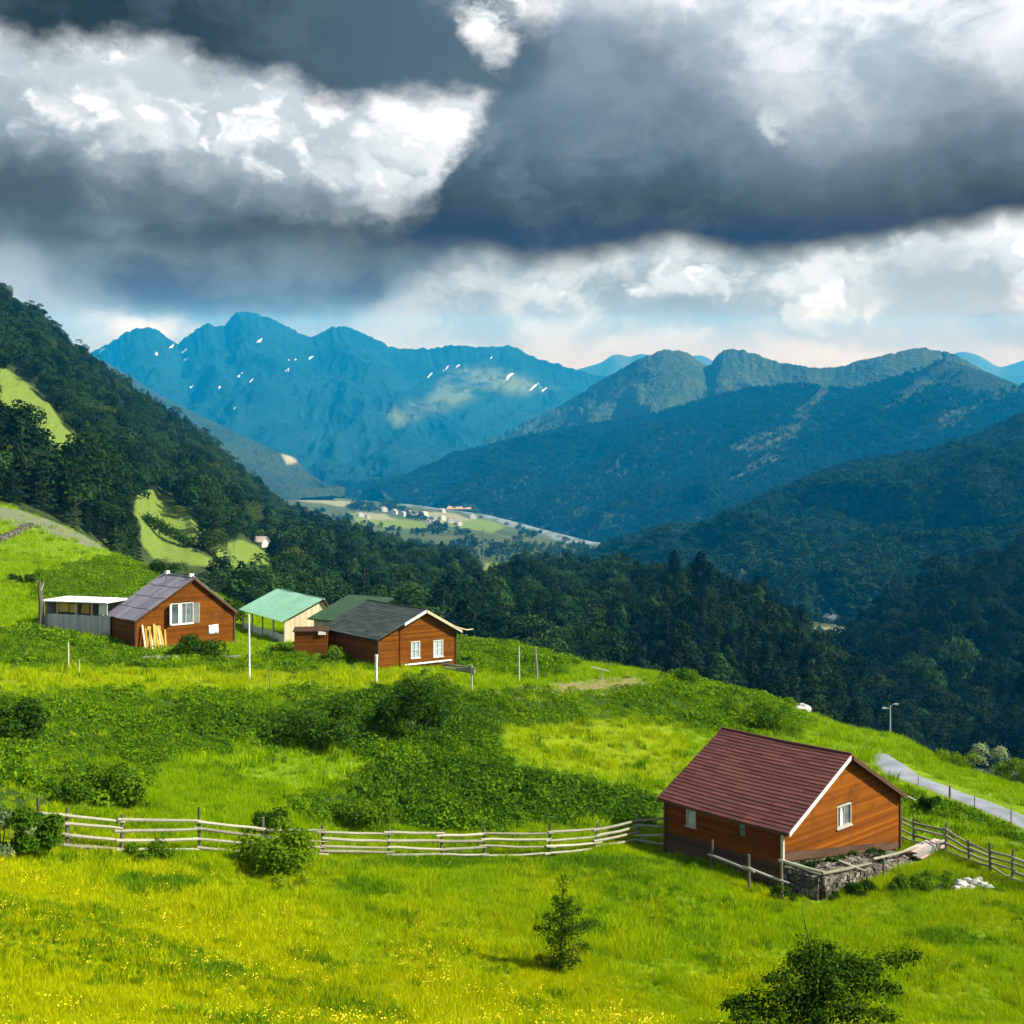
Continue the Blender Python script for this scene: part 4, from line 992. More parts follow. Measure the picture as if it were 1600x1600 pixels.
def stone_mat(name, c1, c2, gap, scale):
    m, t, b = material(name, 0.9, 0.15); p = obj_pos(t)
    v = t.voro(p, scale, 'DISTANCE_TO_EDGE'); c = t.voro(p, scale, 'F1', out='Color'); n = t.noise(p, scale*3, 4, 0.6)
    tone = t.xyz(c)[0]
    col = t.mix(t.ss(tone*0.6+n*0.4, 0.25, 0.75), c1, c2)
    col = t.mix(t.ss(v, 0.07, 0.02), col, gap)
    t.put(b.inputs['Base Color'], col); bump(t, b, t.ss(v, 0.0, 0.14)+n*0.3, 0.05, 1.0); return m
M = {}
def build_materials():
    M['orange'] = wood('orange_stained_boards', (0.120, 0.032, 0.002), (0.255, 0.084, 0.006), dirt=(0.060, 0.022, 0.007))
    M['brown'] = wood('brown_boards', (0.100, 0.024, 0.003), (0.19, 0.050, 0.006), dirt=(0.035, 0.012, 0.006))
    M['red'] = wood('red_brown_boards', (0.105, 0.031, 0.002), (0.200, 0.068, 0.004), dirt=(0.055, 0.020, 0.004))
    M['dark'] = wood('weathered_dark_boards', (0.05, 0.030, 0.020), (0.11, 0.062, 0.038))
    M['grey'] = wood('grey_weathered_wood', (0.22, 0.21, 0.18), (0.46, 0.44, 0.38), 0.85, 3.0, stretch=(3, 3, 3))
    M['post'] = wood('dark_post_wood', (0.07, 0.06, 0.05), (0.17, 0.15, 0.12), 0.85)
    M['rail'] = wood('sun_bleached_rail', (0.15, 0.145, 0.10), (0.38, 0.37, 0.27), 0.85, 2.0, stretch=(4, 4, 4))
    M['cream'] = wood('cream_planks', (0.42, 0.34, 0.20), (0.66, 0.57, 0.38), stretch=(9, 9, 1))
    M['yellow'] = wood('yellow_planks', (0.30, 0.18, 0.03), (0.52, 0.36, 0.09), stretch=(9, 9, 1))
    M['lav'] = wood('pale_painted_boards', (0.36, 0.34, 0.37), (0.52, 0.50, 0.52), stretch=(9, 9, 1), dirt=(0.28, 0.25, 0.24))
    M['white'] = plain('white_paint', (0.50, 0.50, 0.47), (0.72, 0.72, 0.68), 0.6)
    M['maroon'] = tiles('maroon_tiles', (0.080, 0.029, 0.026), (0.138, 0.050, 0.043), (0.062, 0.028, 0.026))
    M['slate'] = tiles('dark_slate_tiles', (0.034, 0.046, 0.044), (0.070, 0.088, 0.080), (0.045, 0.065, 0.045))
    M['mauve'] = tiles('mauve_grey_sheets', (0.15, 0.14, 0.17), (0.24, 0.23, 0.265), (0.12, 0.11, 0.13))
    M['mint'] = plain('pale_green_sheet', (0.150, 0.310, 0.215), (0.215, 0.410, 0.290), 0.5, 1.2)
    M['green'] = plain('dark_green_sheet', (0.022, 0.055, 0.028), (0.040, 0.085, 0.040), 0.5, 1.2)
    M['inside'] = plain('dark_interior', (0.012, 0.010, 0.009), (0.03, 0.026, 0.022), 0.9)
    M['glass'] = plain('window_glass', (0.16, 0.22, 0.25), (0.45, 0.55, 0.60), 0.12, 1.6, 0.6)
    M['dglass'] = plain('dark_window_glass', (0.03, 0.04, 0.045), (0.16, 0.20, 0.22), 0.1, 1.6, 0.6)
    M['stone'] = stone_mat('rubble_stone', (0.075, 0.066, 0.052), (0.22, 0.20, 0.165), (0.03, 0.028, 0.022), 3.4)
    M['earth'] = plain('rubbly_earth', (0.035, 0.034, 0.022), (0.12, 0.11, 0.08), 0.95, 5.0, 0.1, bm=0.05)
    M['metal'] = plain('pale_metal', (0.26, 0.28, 0.28), (0.42, 0.44, 0.44), 0.5, 2, 0.4)
    M['rock'] = plain('pale_boulder', (0.28, 0.28, 0.25), (0.52, 0.52, 0.48), 0.9, 3, 0.2, bm=0.08)
    M['cloth'] = plain('pale_cloth', (0.55, 0.55, 0.52), (0.75, 0.74, 0.70), 0.9)
    M['pink'] = wood('pinkish_planks', (0.30, 0.15, 0.16), (0.55, 0.36, 0.36))
    M['village'] = plain('far_plaster', (0.34, 0.34, 0.31), (0.50, 0.49, 0.45), 0.9, 0.2)
    M['vroof'] = plain('far_tiles', (0.30, 0.25, 0.21), (0.46, 0.41, 0.36), 0.9, 0.2)
    M['shrub'] = leaf_material('shrub_leaves', (0.030, 0.085, 0.005), (0.120, 0.215, 0.008), 0.3)
    M['dshrub'] = leaf_material('dark_shrub_leaves', (0.012, 0.040, 0.005), (0.050, 0.105, 0.008), 0.25)
    M['yshrub'] = leaf_material('light_shrub_leaves', (0.070, 0.150, 0.005), (0.220, 0.310, 0.010), 0.35)
    M['pshrub'] = leaf_material('pale_shrub_leaves', (0.07, 0.13, 0.03), (0.30, 0.36, 0.17), 0.3)
    M['spruce'] = leaf_material('young_spruce_needles', (0.014, 0.042, 0.005), (0.095, 0.165, 0.009), 0.25)
class House:
    """frame of a gabled building: b runs along the gable that faces the viewer's right, a along the ridge, away to the left"""
    def __init__(s, name, label, x0, Y0, ze, yaw, W, fl, L, rise, dr, zbase, so=0.3, of=0.5, ob=0.4):
        s.x0, s.Y0, s.ze, s.yaw, s.W, s.wl, s.L, s.zr = x0, Y0, ze, yaw, W, W*fl, L, ze+rise
        s.zre = ze+dr; s.zb = zbase; s.so, s.of, s.ob = so, of, ob
        s.r = np.array([-math.cos(yaw), math.sin(yaw)]); s.g = np.array([math.sin(yaw), math.cos(yaw)])
        s.cen = np.array([x0, Y0])+s.r*L/2+s.g*W/2
        s.root = thing(name, label, 'house', (s.cen[0], s.cen[1], zbase), math.pi/2-yaw)
        KEEP_OUT.append((s.cen[0], s.cen[1], W/2+0.15, L/2+0.15, math.pi/2-yaw))
    def p(s, a, b, z): return (b-s.W/2, a-s.L/2, z-s.zb)          # local coordinates
    def world(s, a, b, z): q = np.array([s.x0, s.Y0])+s.r*a+s.g*b; return np.array([q[0], q[1], z])
    def on(s, px, py, gable=True):                                # wall coordinate and height seen at a survey position
        k = (px-800)/F; d = s.g if gable else s.r
        t = (k*s.Y0-s.x0)/(d[0]-k*d[1]); Y = s.Y0+d[1]*t
        return t, (H-py)/F*Y
    def top(s, b): return s.ze+(s.zr-s.ze)*b/s.wl if b < s.wl else s.zre+(s.zr-s.zre)*(s.W-b)/(s.W-s.wl)
    def boards(s, name, mat, side, holes=(), zlo=None, ch=0.16, zhi=None, low=None, high=None):
        """lapped boards on one side: 'gable', 'back', 'left', 'right'; holes are (t0, t1, z0, z1)"""
        mb = MB(); ln = s.W if side in ('gable', 'back') else s.L
        zmax = s.zr if side in ('gable', 'back') else (s.ze if side == 'left' else s.zre)
        zmax = min(zmax, zhi) if zhi else zmax
        z = s.zb if zlo is None else zlo
        def pt(t, z, out):
            if side == 'gable': return s.p(-out, t, z)
            if side == 'back': return s.p(s.L+out, t, z)
            if side == 'left': return s.p(t, -out, z)
            return s.p(t, s.W+out, z)
        def lim(z):
            if side not in ('gable', 'back'): return 0.0, ln
            lo = 0.0 if z <= s.ze else (z-s.ze)/(s.zr-s.ze)*s.wl
            hi = s.W if z <= s.zre else s.W-(z-s.zre)/(s.zr-s.zre)*(s.W-s.wl)
            return lo, hi
        zs = []
        while z < zmax-0.01: zs.append((z, min(z+ch*0.90, zmax))); z += ch
        for z0, z1 in zs:
            l0, h0 = lim(z0); l1, h1 = lim(z1)
            if low and z0 < low[0]: l0 = max(l0, s.W*(low[0]-z0)/(low[0]-low[1])); l1 = max(l1, s.W*(low[0]-z1)/(low[0]-low[1]))
            if high and z1 > high[1]: h0 = min(h0, s.W*(high[0]-z0)/(high[0]-high[1])); h1 = min(h1, s.W*(high[0]-z1)/(high[0]-high[1]))
            cuts = sorted((a, b) for a, b, c, d in holes if c < z1-0.02 and d > z0+0.02)
            segs = []; cur = None
            edges = [(l0, l1)]
            for a, b in cuts: edges += [(a, a), (b, b)]
            edges.append((h0, h1))
            for i in range(0, len(edges), 2):
                e0, e1 = edges[i], edges[i+1]
                if max(e1[0]-e0[0], e1[1]-e0[1]) < 0.02: continue
                e1 = (max(e1[0], e0[0]), max(e1[1], e0[1]))
                jo = 0.004*random.random(); tn = random.random()
                mb.add([pt(e0[0], z0, 0.03+jo), pt(e1[0], z0, 0.03+jo), pt(e1[1], z1, 0.008+jo), pt(e0[1], z1, 0.008+jo), pt(e0[0], z0, -0.02), pt(e1[0], z0, -0.02), pt(e1[1], z1, -0.02), pt(e0[1], z1, -0.02)],
                       [(0, 1, 2, 3), (4, 7, 6, 5), (0, 4, 5, 1), (3, 2, 6, 7), (0, 3, 7, 4), (1, 5, 6, 2)], tn)
        return mb.build(name, mat, s.root)
    def core(s, mat):
        """the dark inner volume behind the boards"""
        mb = MB(); i = 0.10; z0 = s.zb-0.6
        prof = [(i, z0), (s.W-i, z0), (s.W-i, s.zre-0.08), (s.wl, s.zr-0.12), (i, s.ze-0.08)]
        n = len(prof); v = [s.p(i, b, z) for b, z in prof]+[s.p(s.L-i, b, z) for b, z in prof]
        mb.add(v, [tuple(range(n)), tuple(range(2*n-1, n-1, -1))]+[(k, (k+1) % n, n+(k+1) % n, n+k) for k in range(n)], 0.5)
        return mb.build('inner_wall', mat, s.root)
    def roof(s, mat, kind='tiles', course=0.27, thick=0.09, name='roof', wav=0.0):
        mb = MB()
        def slope(bl, zl, bt, zt):         # eave (bl, zl) up to ridge (bt, zt)
            d = math.hypot(bt-bl, zt-zl); n = max(2, int(round(d/course))); a0, a1 = -s.of, s.L+s.ob
            nb, nz = -(zt-zl)/d*(1 if bt > bl else -1), abs(bt-bl)/d   # outward normal in the (b, z) plane
            if kind == 'tiles':
                for k in range(n):
                    f0, f1 = k/n, (k+1.06)/n if k < n-1 else 1.0
                    seg = 9
                    for q in range(seg):
                        aa, ab = a0+(a1-a0)*q/seg, a0+(a1-a0)*(q+1)/seg
                        h0, h1 = 0.030+0.014*random.random(), 0.004
                        sag = lambda a: -0.05*math.sin(math.pi*(a-a0)/(a1-a0))
                        def P(a, f, h): return s.p(a, bl+(bt-bl)*f+nb*h, zl+(zt-zl)*f+nz*h+sag(a)+wav*math.sin(a*1.7+f*3))
                        mb.hexa([P(aa, f0, -thick), P(ab, f0, -thick), P(ab, f1, -thick), P(aa, f1, -thick)], [P(aa, f0, h0), P(ab, f0, h0), P(ab, f1, h1), P(aa, f1, h1)])
            else:                           # corrugated sheets, ribs running down the slope
                m = int((a1-a0)/0.10); V_, F_ = [], []
                for i in range(m+1):
                    a = a0+(a1-a0)*i/m; c = 0.022*math.cos(i*math.pi)
                    for f in (0, 0.25, 0.5, 0.75, 1.0):
                        st = 0.018*(f*4 % 1)
                        for h in (c+0.03, c): V_.append(s.p(a, bl+(bt-bl)*f+nb*h, zl+(zt-zl)*f+nz*h+wav*math.sin(a*1.1)*math.sin(f*3)))
                for i in range(m):
                    for j in range(4):
                        o, q = i*10+j*2, (i+1)*10+j*2
                        F_ += [(o, q, q+2, o+2), (o+1, o+3, q+3, q+1)]
                mb.add(V_, F_, 0.5)
        sl = (s.zr-s.ze)/s.wl; sr = (s.zr-s.zre)/(s.W-s.wl)
        slope(-s.so, s.ze-s.so*sl+0.06, s.wl, s.zr+0.06); slope(s.W+s.so, s.zre-s.so*sr+0.06, s.wl, s.zr+0.06)
        ob = mb.build(name, mat, s.root)
        rc = MB(); rc.tube([s.p(-s.of-0.02, s.wl, s.zr+0.06), s.p(s.L/2, s.wl, s.zr+0.02), s.p(s.L+s.ob+0.02, s.wl, s.zr+0.06)], [0.09, 0.09, 0.09], 6, 0.4); rc.build('ridge_cap', mat, ob)
        return ob
    def barge(s, mat, side, f0=0.0, f1=1.0, w=0.2, name='bargeboard'):
        mb = MB(); a = -s.of-0.03
        bl, zl = (-s.so, s.ze-s.so*(s.zr-s.ze)/s.wl) if side == 'l' else (s.W+s.so, s.zre-s.so*(s.zr-s.zre)/(s.W-s.wl))
        P = lambda f, dz, da: s.p(a+da, bl+(s.wl-bl)*f, zl+(s.zr-zl)*f+dz)
        mb.hexa([P(f0, -w, 0), P(f1, -w, 0), P(f1, 0.05, 0), P(f0, 0.05, 0)], [P(f0, -w, .03), P(f1, -w, .03), P(f1, 0.05, .03), P(f0, 0.05, .03)])
        return mb.build(name, mat, s.root)
    def window(s, rect, side='gable', fmat=None, gmat=None, bars=(1, 2), fw=0.07, label=None, proud=0.05):
        t0, t1, z0, z1 = rect
        P = (lambda t, z, o: s.p(-o, t, z)) if side == 'gable' else (lambda t, z, o: s.p(t, -o, z))
        fr = MB()
        def strip(a, b, c, d, o0, o1): fr.hexa([P(a, c, o0), P(b, c, o0), P(b, d, o0), P(a, d, o0)], [P(a, c, o1), P(b, c, o1), P(b, d, o1), P(a, d, o1)], 0.5)
        strip(t0, t1, z1-fw, z1, -0.06, proud); strip(t0, t1, z0, z0+fw, -0.06, proud)
        strip(t0, t0+fw, z0+fw, z1-fw, -0.06, proud-0.003); strip(t1-fw, t1, z0+fw, z1-fw, -0.06, proud-0.003)
        for i in range(1, bars[1]): c = t0+(t1-t0)*i/bars[1]; strip(c-fw*.35, c+fw*.35, z0+fw, z1-fw, -0.05, proud-0.02)
        for i in range(1, bars[0]): c = z0+(z1-z0)*i/bars[0]; strip(t0+fw, t1-fw, c-fw*.3, c+fw*.3, -0.045, proud-0.025)
        w = fr.build('window', fmat or M['white'], s.root)
        if label: w['label'] = label
        g = MB(); g.hexa([P(t0+fw*.6, z0+fw*.6, -.055), P(t1-fw*.6, z0+fw*.6, -.055), P(t1-fw*.6, z1-fw*.6, -.055), P(t0+fw*.6, z1-fw*.6, -.055)], [P(t0+fw*.6, z0+fw*.6, -.03), P(t1-fw*.6, z0+fw*.6, -.03), P(t1-fw*.6, z1-fw*.6, -.03), P(t0+fw*.6, z1-fw*.6, -.03)], 0.5)
        g.build('pane', gmat or M['glass'], w)
        sb = MB(); sb.hexa([P(t0-.06, z0-.06, 0.01), P(t1+.06, z0-.06, 0.01), P(t1+.06, z0-.003, 0.01), P(t0-.06, z0-.003, 0.01)], [P(t0-.06, z0-.06, .11), P(t1+.06, z0-.06, .11), P(t1+.06, z0-.012, .11), P(t0-.06, z0-.012, .11)], 0.6)
        sb.build('sill', fmat or M['white'], w)
        return w
    def rect(s, x0, x1, y0, y1, gable=True):
        t0, _ = s.on(x0, y0, gable); t1, _ = s.on(x1, y0, gable)
        xm = (x0+x1)/2; z1 = s.on(xm, y0, gable)[1]; z0 = s.on(xm, y1, gable)[1]
        return (min(t0, t1), max(t0, t1), z0, z1)
    def bare(s, mb, name, mat): return mb.build(name, mat, s.root)

def build_front_house():
    zb = z_at(12.431, 50)
    h = House('timber_house', 'orange timber house with maroon tiled roof on the front meadow', 12.431, 50, -15.558, 0.848, 10.413, 0.5, 6.969, 2.709, -0.195, zb, 0.12, 0.38, 0.5)
    zpl = -16.95                              # where the boards give way to the plinth
    w1 = h.rect(1307, 1329, 1257, 1291)
    l1 = h.rect(1073, 1088, 1264, 1291, False); l2 = h.rect(1152, 1167, 1284, 1309, False)
    h.core(M['inside'])
    g = h.boards('gable_wall', M['orange'], 'gable', [w1], zpl-1.25, 0.15, None, (zpl+.42, zpl-1.25)); g['label'] = 'sunlit orange boarded gable'
    h.boards('lower_boards', M['dark'], 'gable', [], zpl-1.65, 0.15, zpl+.42, (zpl, zpl-1.65), (zpl+.415, zpl-1.255))
    h.boards('side_wall', M['brown'], 'left', [l1, l2], -17.1, 0.15); h.boards('lower_side_wall', M['dark'], 'left', [l1, l2], zb-.2, 0.15, -17.12)
    h.boards('rear_wall', M['brown'], 'back', [], zb-0.4, 0.15); h.boards('rear_side_wall', M['brown'], 'right', [], zb-0.4, 0.15)
    h.window(w1, fmat=M['grey'], gmat=M['dglass'], bars=(1, 2), label='gable window with pale curtain and white sill')
    h.window(l1, 'left', fmat=M['grey'], gmat=M['glass'], bars=(1, 1)); h.window(l2, 'left', fmat=M['brown'], gmat=M['dglass'], bars=(2, 1))
    c = MB(); t0, t1, z0, z1 = w1
    c.hexa([h.p(.0, t0+.32, z0+.08), h.p(.0, t0+.62, z0+.08), h.p(.0, t0+.5, z1-.1), h.p(.0, t0+.36, z1-.1)], [h.p(.02, t0+.32, z0+.08), h.p(.02, t0+.62, z0+.08), h.p(.02, t0+.5, z1-.1), h.p(.02, t0+.36, z1-.1)])
    c.build('curtain', M['cloth'], h.root)
    h.roof(M['maroon'], 'tiles', 0.25)
    h.barge(M['white'], 'l', 0.02, 0.99, 0.17); h.barge(M['dark'], 'r', 0.0, 0.97, 0.15)
    e = MB(); sl = 2.709/h.wl; e.hexa([h.p(-h.of, -h.so+.02, h.ze-.16), h.p(h.L+h.ob, -h.so+.02, h.ze-.16), h.p(h.L+h.ob, -h.so+.05, h.ze-.16), h.p(-h.of, -h.so+.05, h.ze-.16)], [h.p(-h.of, -h.so+.02, h.ze-.04), h.p(h.L+h.ob, -h.so+.02, h.ze-.04), h.p(h.L+h.ob, -h.so+.05, h.ze-.02), h.p(-h.of, -h.so+.05, h.ze-.02)]); e.build('eave_board', M['dark'], h.root)
    # corner posts
    for a, b, mt in ((-.03, -.03, 'grey'), (-.03, h.W+.03, 'dark'), (h.L+.02, -.03, 'dark')):
        q = MB(); zt = h.ze-.1 if b < 1 else h.zre-.1; zl = zpl if (a < 1 and b < 1) else zb-1.0; x, y, _ = h.p(a, b, 0); q.box((x, y, (zt+zl)/2-zb), (.13, .13, zt-zl)); q.build('corner_post', M[mt], h.root)
    # loose end of the verge hanging past the right eave
    q = MB(); q.tube([h.p(-.36, h.W-.7, h.zre+.30), h.p(-.40, h.W+1.0, h.zre-.42)], [.035, .025], 5); q.build('loose_batten', M['grey'], h.root)
    # stone plinth all round, proud of the boards
    pl = MB()
    def course(a0, b0, a1, b1, zt, zl):
        ln = math.hypot(a1-a0, b1-b0); n = int(ln/0.42); rows = max(1, int((zt-zl)/0.26))
        for r_ in range(rows):
            f = 0.0
            while f < 1:
                w = random.uniform(.28, .55)/ln; fe = min(1, f+w); m_ = (f+fe)/2
                c_ = h.p(a0+(a1-a0)*m_, b0+(b1-b0)*m_, zl+(r_+.5)*(zt-zl)/rows)
                pl.box(c_, ((fe-f)*ln*0.97, .30+random.uniform(-.05, .05), (zt-zl)/rows*.97), math.atan2(a1-a0, b1-b0), None, .06); f = fe
    course(.24, .0, .24, h.W, zpl-.004, zb-2.2); course(0, .08, h.L, .08, zb+.10, zb-.6)
    pl.build('stone_plinth', M['stone'], h.root)
    return h
def build_terrace(h):
    """rubble terrace below the gable with bleached logs along its edge"""
    A = h.world(0, 0.1, 0); ZC = lambda b: -17.12-.15*b; D = 1.9; W = 9.7; zc = -17.45
    o = h.world(-D, 0, 0); root = thing('stone_terrace', 'low rubble stone terrace under the gable of the orange house', 'terrace', (h.cen[0], h.cen[1], h.zb), math.pi/2-h.yaw)
    wl = MB()
    def wall(a0, b0, a1, b1, z0, z1):
        ln = math.hypot(a1-a0, b1-b0); n = max(1, int(ln/.4)); rows = 6
        zl = min(float(z_at(*h.world(a0, b0, 0)[:2])), float(z_at(*h.world(a1, b1, 0)[:2])))-.5
        for r_ in range(rows):
            f = 0.0
            while f < 1:
                w = random.uniform(.2, .6)/ln; fe = min(1, f+w); m_ = (f+fe)/2; zt = ZC(b0+(b1-b0)*m_)-random.uniform(0, .07)
                hh_ = (zt-zl)/rows
                wl.box(h.p(a0+(a1-a0)*m_, b0+(b1-b0)*m_+0, zl+(r_+.5)*hh_), ((fe-f)*ln*1.0, random.uniform(.34, .52), hh_*1.0), math.atan2(a1-a0, b1-b0)+random.uniform(-.06, .06), None, .1); f = fe
    wall(-.1, .1, -D, .15, zc-.05, zc); wall(-D, .15, -D+.5, W, zc, zc+.12)
    for i in range(46):          # earth and rubble behind the wall
        wl.box((lambda a_, b_: h.p(a_, b_, ZC(b_)-.10))(-random.uniform(.3, D-.4), random.uniform(.4, W-.5)), (random.uniform(.2, .7), random.uniform(.2, .6), .36), random.random()*3, None, .25)
    wl.build('rubble_wall', M['stone'], root)
    f = MB(); q = [h.p(.2, .2, ZC(0)+.06), h.p(-D+.1, .2, ZC(0)-.03), h.p(-D+.5, W, ZC(W)-.03), h.p(.2, W, ZC(W)+.06)]
    f.hexa([(x, y, z-.8) for x, y, z in q], q); f.build('earth_fill', M['earth'], root)
    for (a0, b0, a1, b1, z0, z1, r0) in ((.1, -.15, -D-.1, .35, ZC(0)+.26, ZC(0)+.10, .08), (-D-.12, .1, -D+.28, 4.9, ZC(0)+.12, ZC(4.9)+.14, .075), (-D+.6, 2.6, -D-.25, 3.5, ZC(3)+.42, ZC(3)-.05, .05), (-D+.3, 5.1, -D+.6, W+.3, ZC(5)+.3, ZC(W)+.45, .06)):
        l = MB(); m_ = h.p((a0+a1)/2, (b0+b1)/2, (z0+z1)/2-.04+.03*random.random()); l.tube([h.p(a0, b0, z0), m_, h.p(a1, b1, z1)], [r0, r0*1.05, r0*.75], 7); l.build('edge_log', M['rail'], root)
    pst = MB(); x, y, _ = h.p(-D-.3, 5.0, 0); g0 = float(z_at(*h.world(-D-.3, 5.0, 0)[:2])); pst.tube([(x, y, g0-.3-h.zb), (x+.02, y, ZC(5)+.5-h.zb)], [.07, .06], 7); pst.build('post', M['post'], root)
    KEEP_OUT.append((*(h.world(-D/2, W/2, 0)[:2]), W/2+.1, D/2+.15, math.pi/2-h.yaw))
    # a stack of boards lying on the right end of the terrace
    st = thing('board_stack', 'stack of grey and pinkish boards lying at the right end of the stone terrace', 'boards', h.world(-D+.7, 10.6, max(ZC(9.7), z_at(*h.world(-D+.7, 10.6, 0)[:2]))+.1), math.pi/2-h.yaw)
    for i in range(11):
        b = MB(); zz = .06+.085*(i//3)+random.uniform(-.01, .01); yy = -.45+.34*(i % 3)+random.uniform(-.06, .06); ln = random.uniform(2.4, 3.4); b.box((random.uniform(-.25, .25), yy, zz), (ln, .26, .06), random.uniform(-.06, .06)); b.build('board', M['pink'] if i in (0, 1, 4, 7, 10) else M['grey'], st)
def build_dark_house():
    zb = z_at(-11.66, 95)-.05
    h = House('timber_house', 'red brown timber cottage with dark slate roof and two white windows', -11.658, 95, -12.605, 0.93, 8.044, 0.579, 9.835, 2.096, 0.234, zb, 0.45, 0.5, 0.4)
    w1 = h.rect(642, 656, 1002, 1028); w2 = h.rect(677, 692, 1000, 1026)
    h.core(M['inside'])
    h.boards('gable_wall', M['red'], 'gable', [w1, w2], zb-.3, 0.16); h.boards('side_wall', M['red'], 'left', [], zb-.3, 0.16)
    h.boards('rear_wall', M['red'], 'back', [], zb-.3, 0.2); h.boards('rear_side_wall', M['red'], 'right', [], zb-.3, 0.2)
    h.window(w1, bars=(2, 2)); h.window(w2, bars=(2, 2))
    h.roof(M['slate'], 'tiles', 0.30)
    h.barge(M['white'], 'l', 0.55, 0.99, 0.22); h.barge(M['cream'], 'r', 0.0, 0.99, 0.22)
    t, z = h.on(625, 1000)
    q = MB(); x, y, _ = h.p(-.05, t, 0); q.box((x, y, (zb+h.top(t)-.25)/2-zb), (.16, .1, h.top(t)-.25-zb)); q.build('corner_post', M['brown'], h.root)
    for a, b in ((-.04, -.03), (-.04, h.W+.03)):
        q = MB(); x, y, _ = h.p(a, b, 0); zt = (h.ze if b < 1 else h.zre)-.1; q.box((x, y, (zt-zb)/2-.1), (.14, .14, zt-zb+.2)); q.build('corner_post', M['dark'], h.root)
    q = MB(); t0, _ = h.on(631, 1030); t1, _ = h.on(704, 1030); zz = h.on(665, 1034)[1]
    q.hexa([h.p(-.04, t0, zz-.12), h.p(-.04, t1, zz-.12), h.p(-.22, t1, zz-.12), h.p(-.22, t0, zz-.12)], [h.p(-.04, t0, zz), h.p(-.04, t1, zz), h.p(-.22, t1, zz-.02), h.p(-.22, t0, zz-.02)]); q.build('base_ledge', M['white'], h.root)
    q = MB(); q.tube([h.p(-.5, h.W-.6, h.zre+.25), h.p(-.55, h.W+.9, h.zre-.22), h.p(-.55, h.W+1.6, h.zre-.2)], [.06, .06, .05], 6); q.build('rafter_end', M['cream'], h.root)
    # annexe at the far end of the side wall
    g0 = ground_at(487, 1029); r = thing('shed', 'small flat roofed red brown shed at the left end of the slate roofed cottage', 'shed', g0, math.radians(8))
    z1 = (H-984)/F*g0[1]-g0[2]; wd = 50/F*g0[1]; b = MB(); n = int(z1/.16)
    for i in range(n):
        for sx in (1,):
            b.box((0, .02*random.random(), z1*(i+.5)/n), (wd, 3.0, z1/n*.97))
    b.build('wall', M['red'], r); rf = MB(); rf.box((0, 0, z1+.06), (wd+.3, 3.3, .1)); rf.build('roof', M['dark'], r)
    q = MB(); q.box((wd*.33, -1.62, z1-.12), (.7, .08, .3), .1, None, .2); q.build('torn_sheet', M['white'], r)
    KEEP_OUT.append((g0[0], g0[1]+.0, wd/2, 1.5, 0))
    # green shed roof behind
    g2 = np.array([(548-800)/F*106, 106, 0]); g2[2] = z_at(g2[0], g2[1]); r2 = thing('shed', 'dark green roofed shed behind the slate roofed cottage', 'shed', g2, math.radians(-35))
    zt = (H-936)/F*106-g2[2]; zl = (H-966)/F*106-g2[2]
    m_ = MB(); m_.box((0, 0, zl/2-.2), (5.0, 5.0, zl+.4)); m_.build('wall', M['cream'], r2)
    rf = MB(); rf.hexa([(-3, -2.9, zl-.05), (3, -2.9, zl-.05), (3, 2.9, zt-.05), (-3, 2.9, zt-.05)], [(-3, -2.9, zl+.06), (3, -2.9, zl+.06), (3, 2.9, zt+.06), (-3, 2.9, zt+.06)])
    for i in range(20): rf.bar((-2.9+i*.3, -2.9, zl+.075), (-2.9+i*.3, 2.9, zt+.075), .06, .04)
    rf.build('roof', M['green'], r2)
    return h
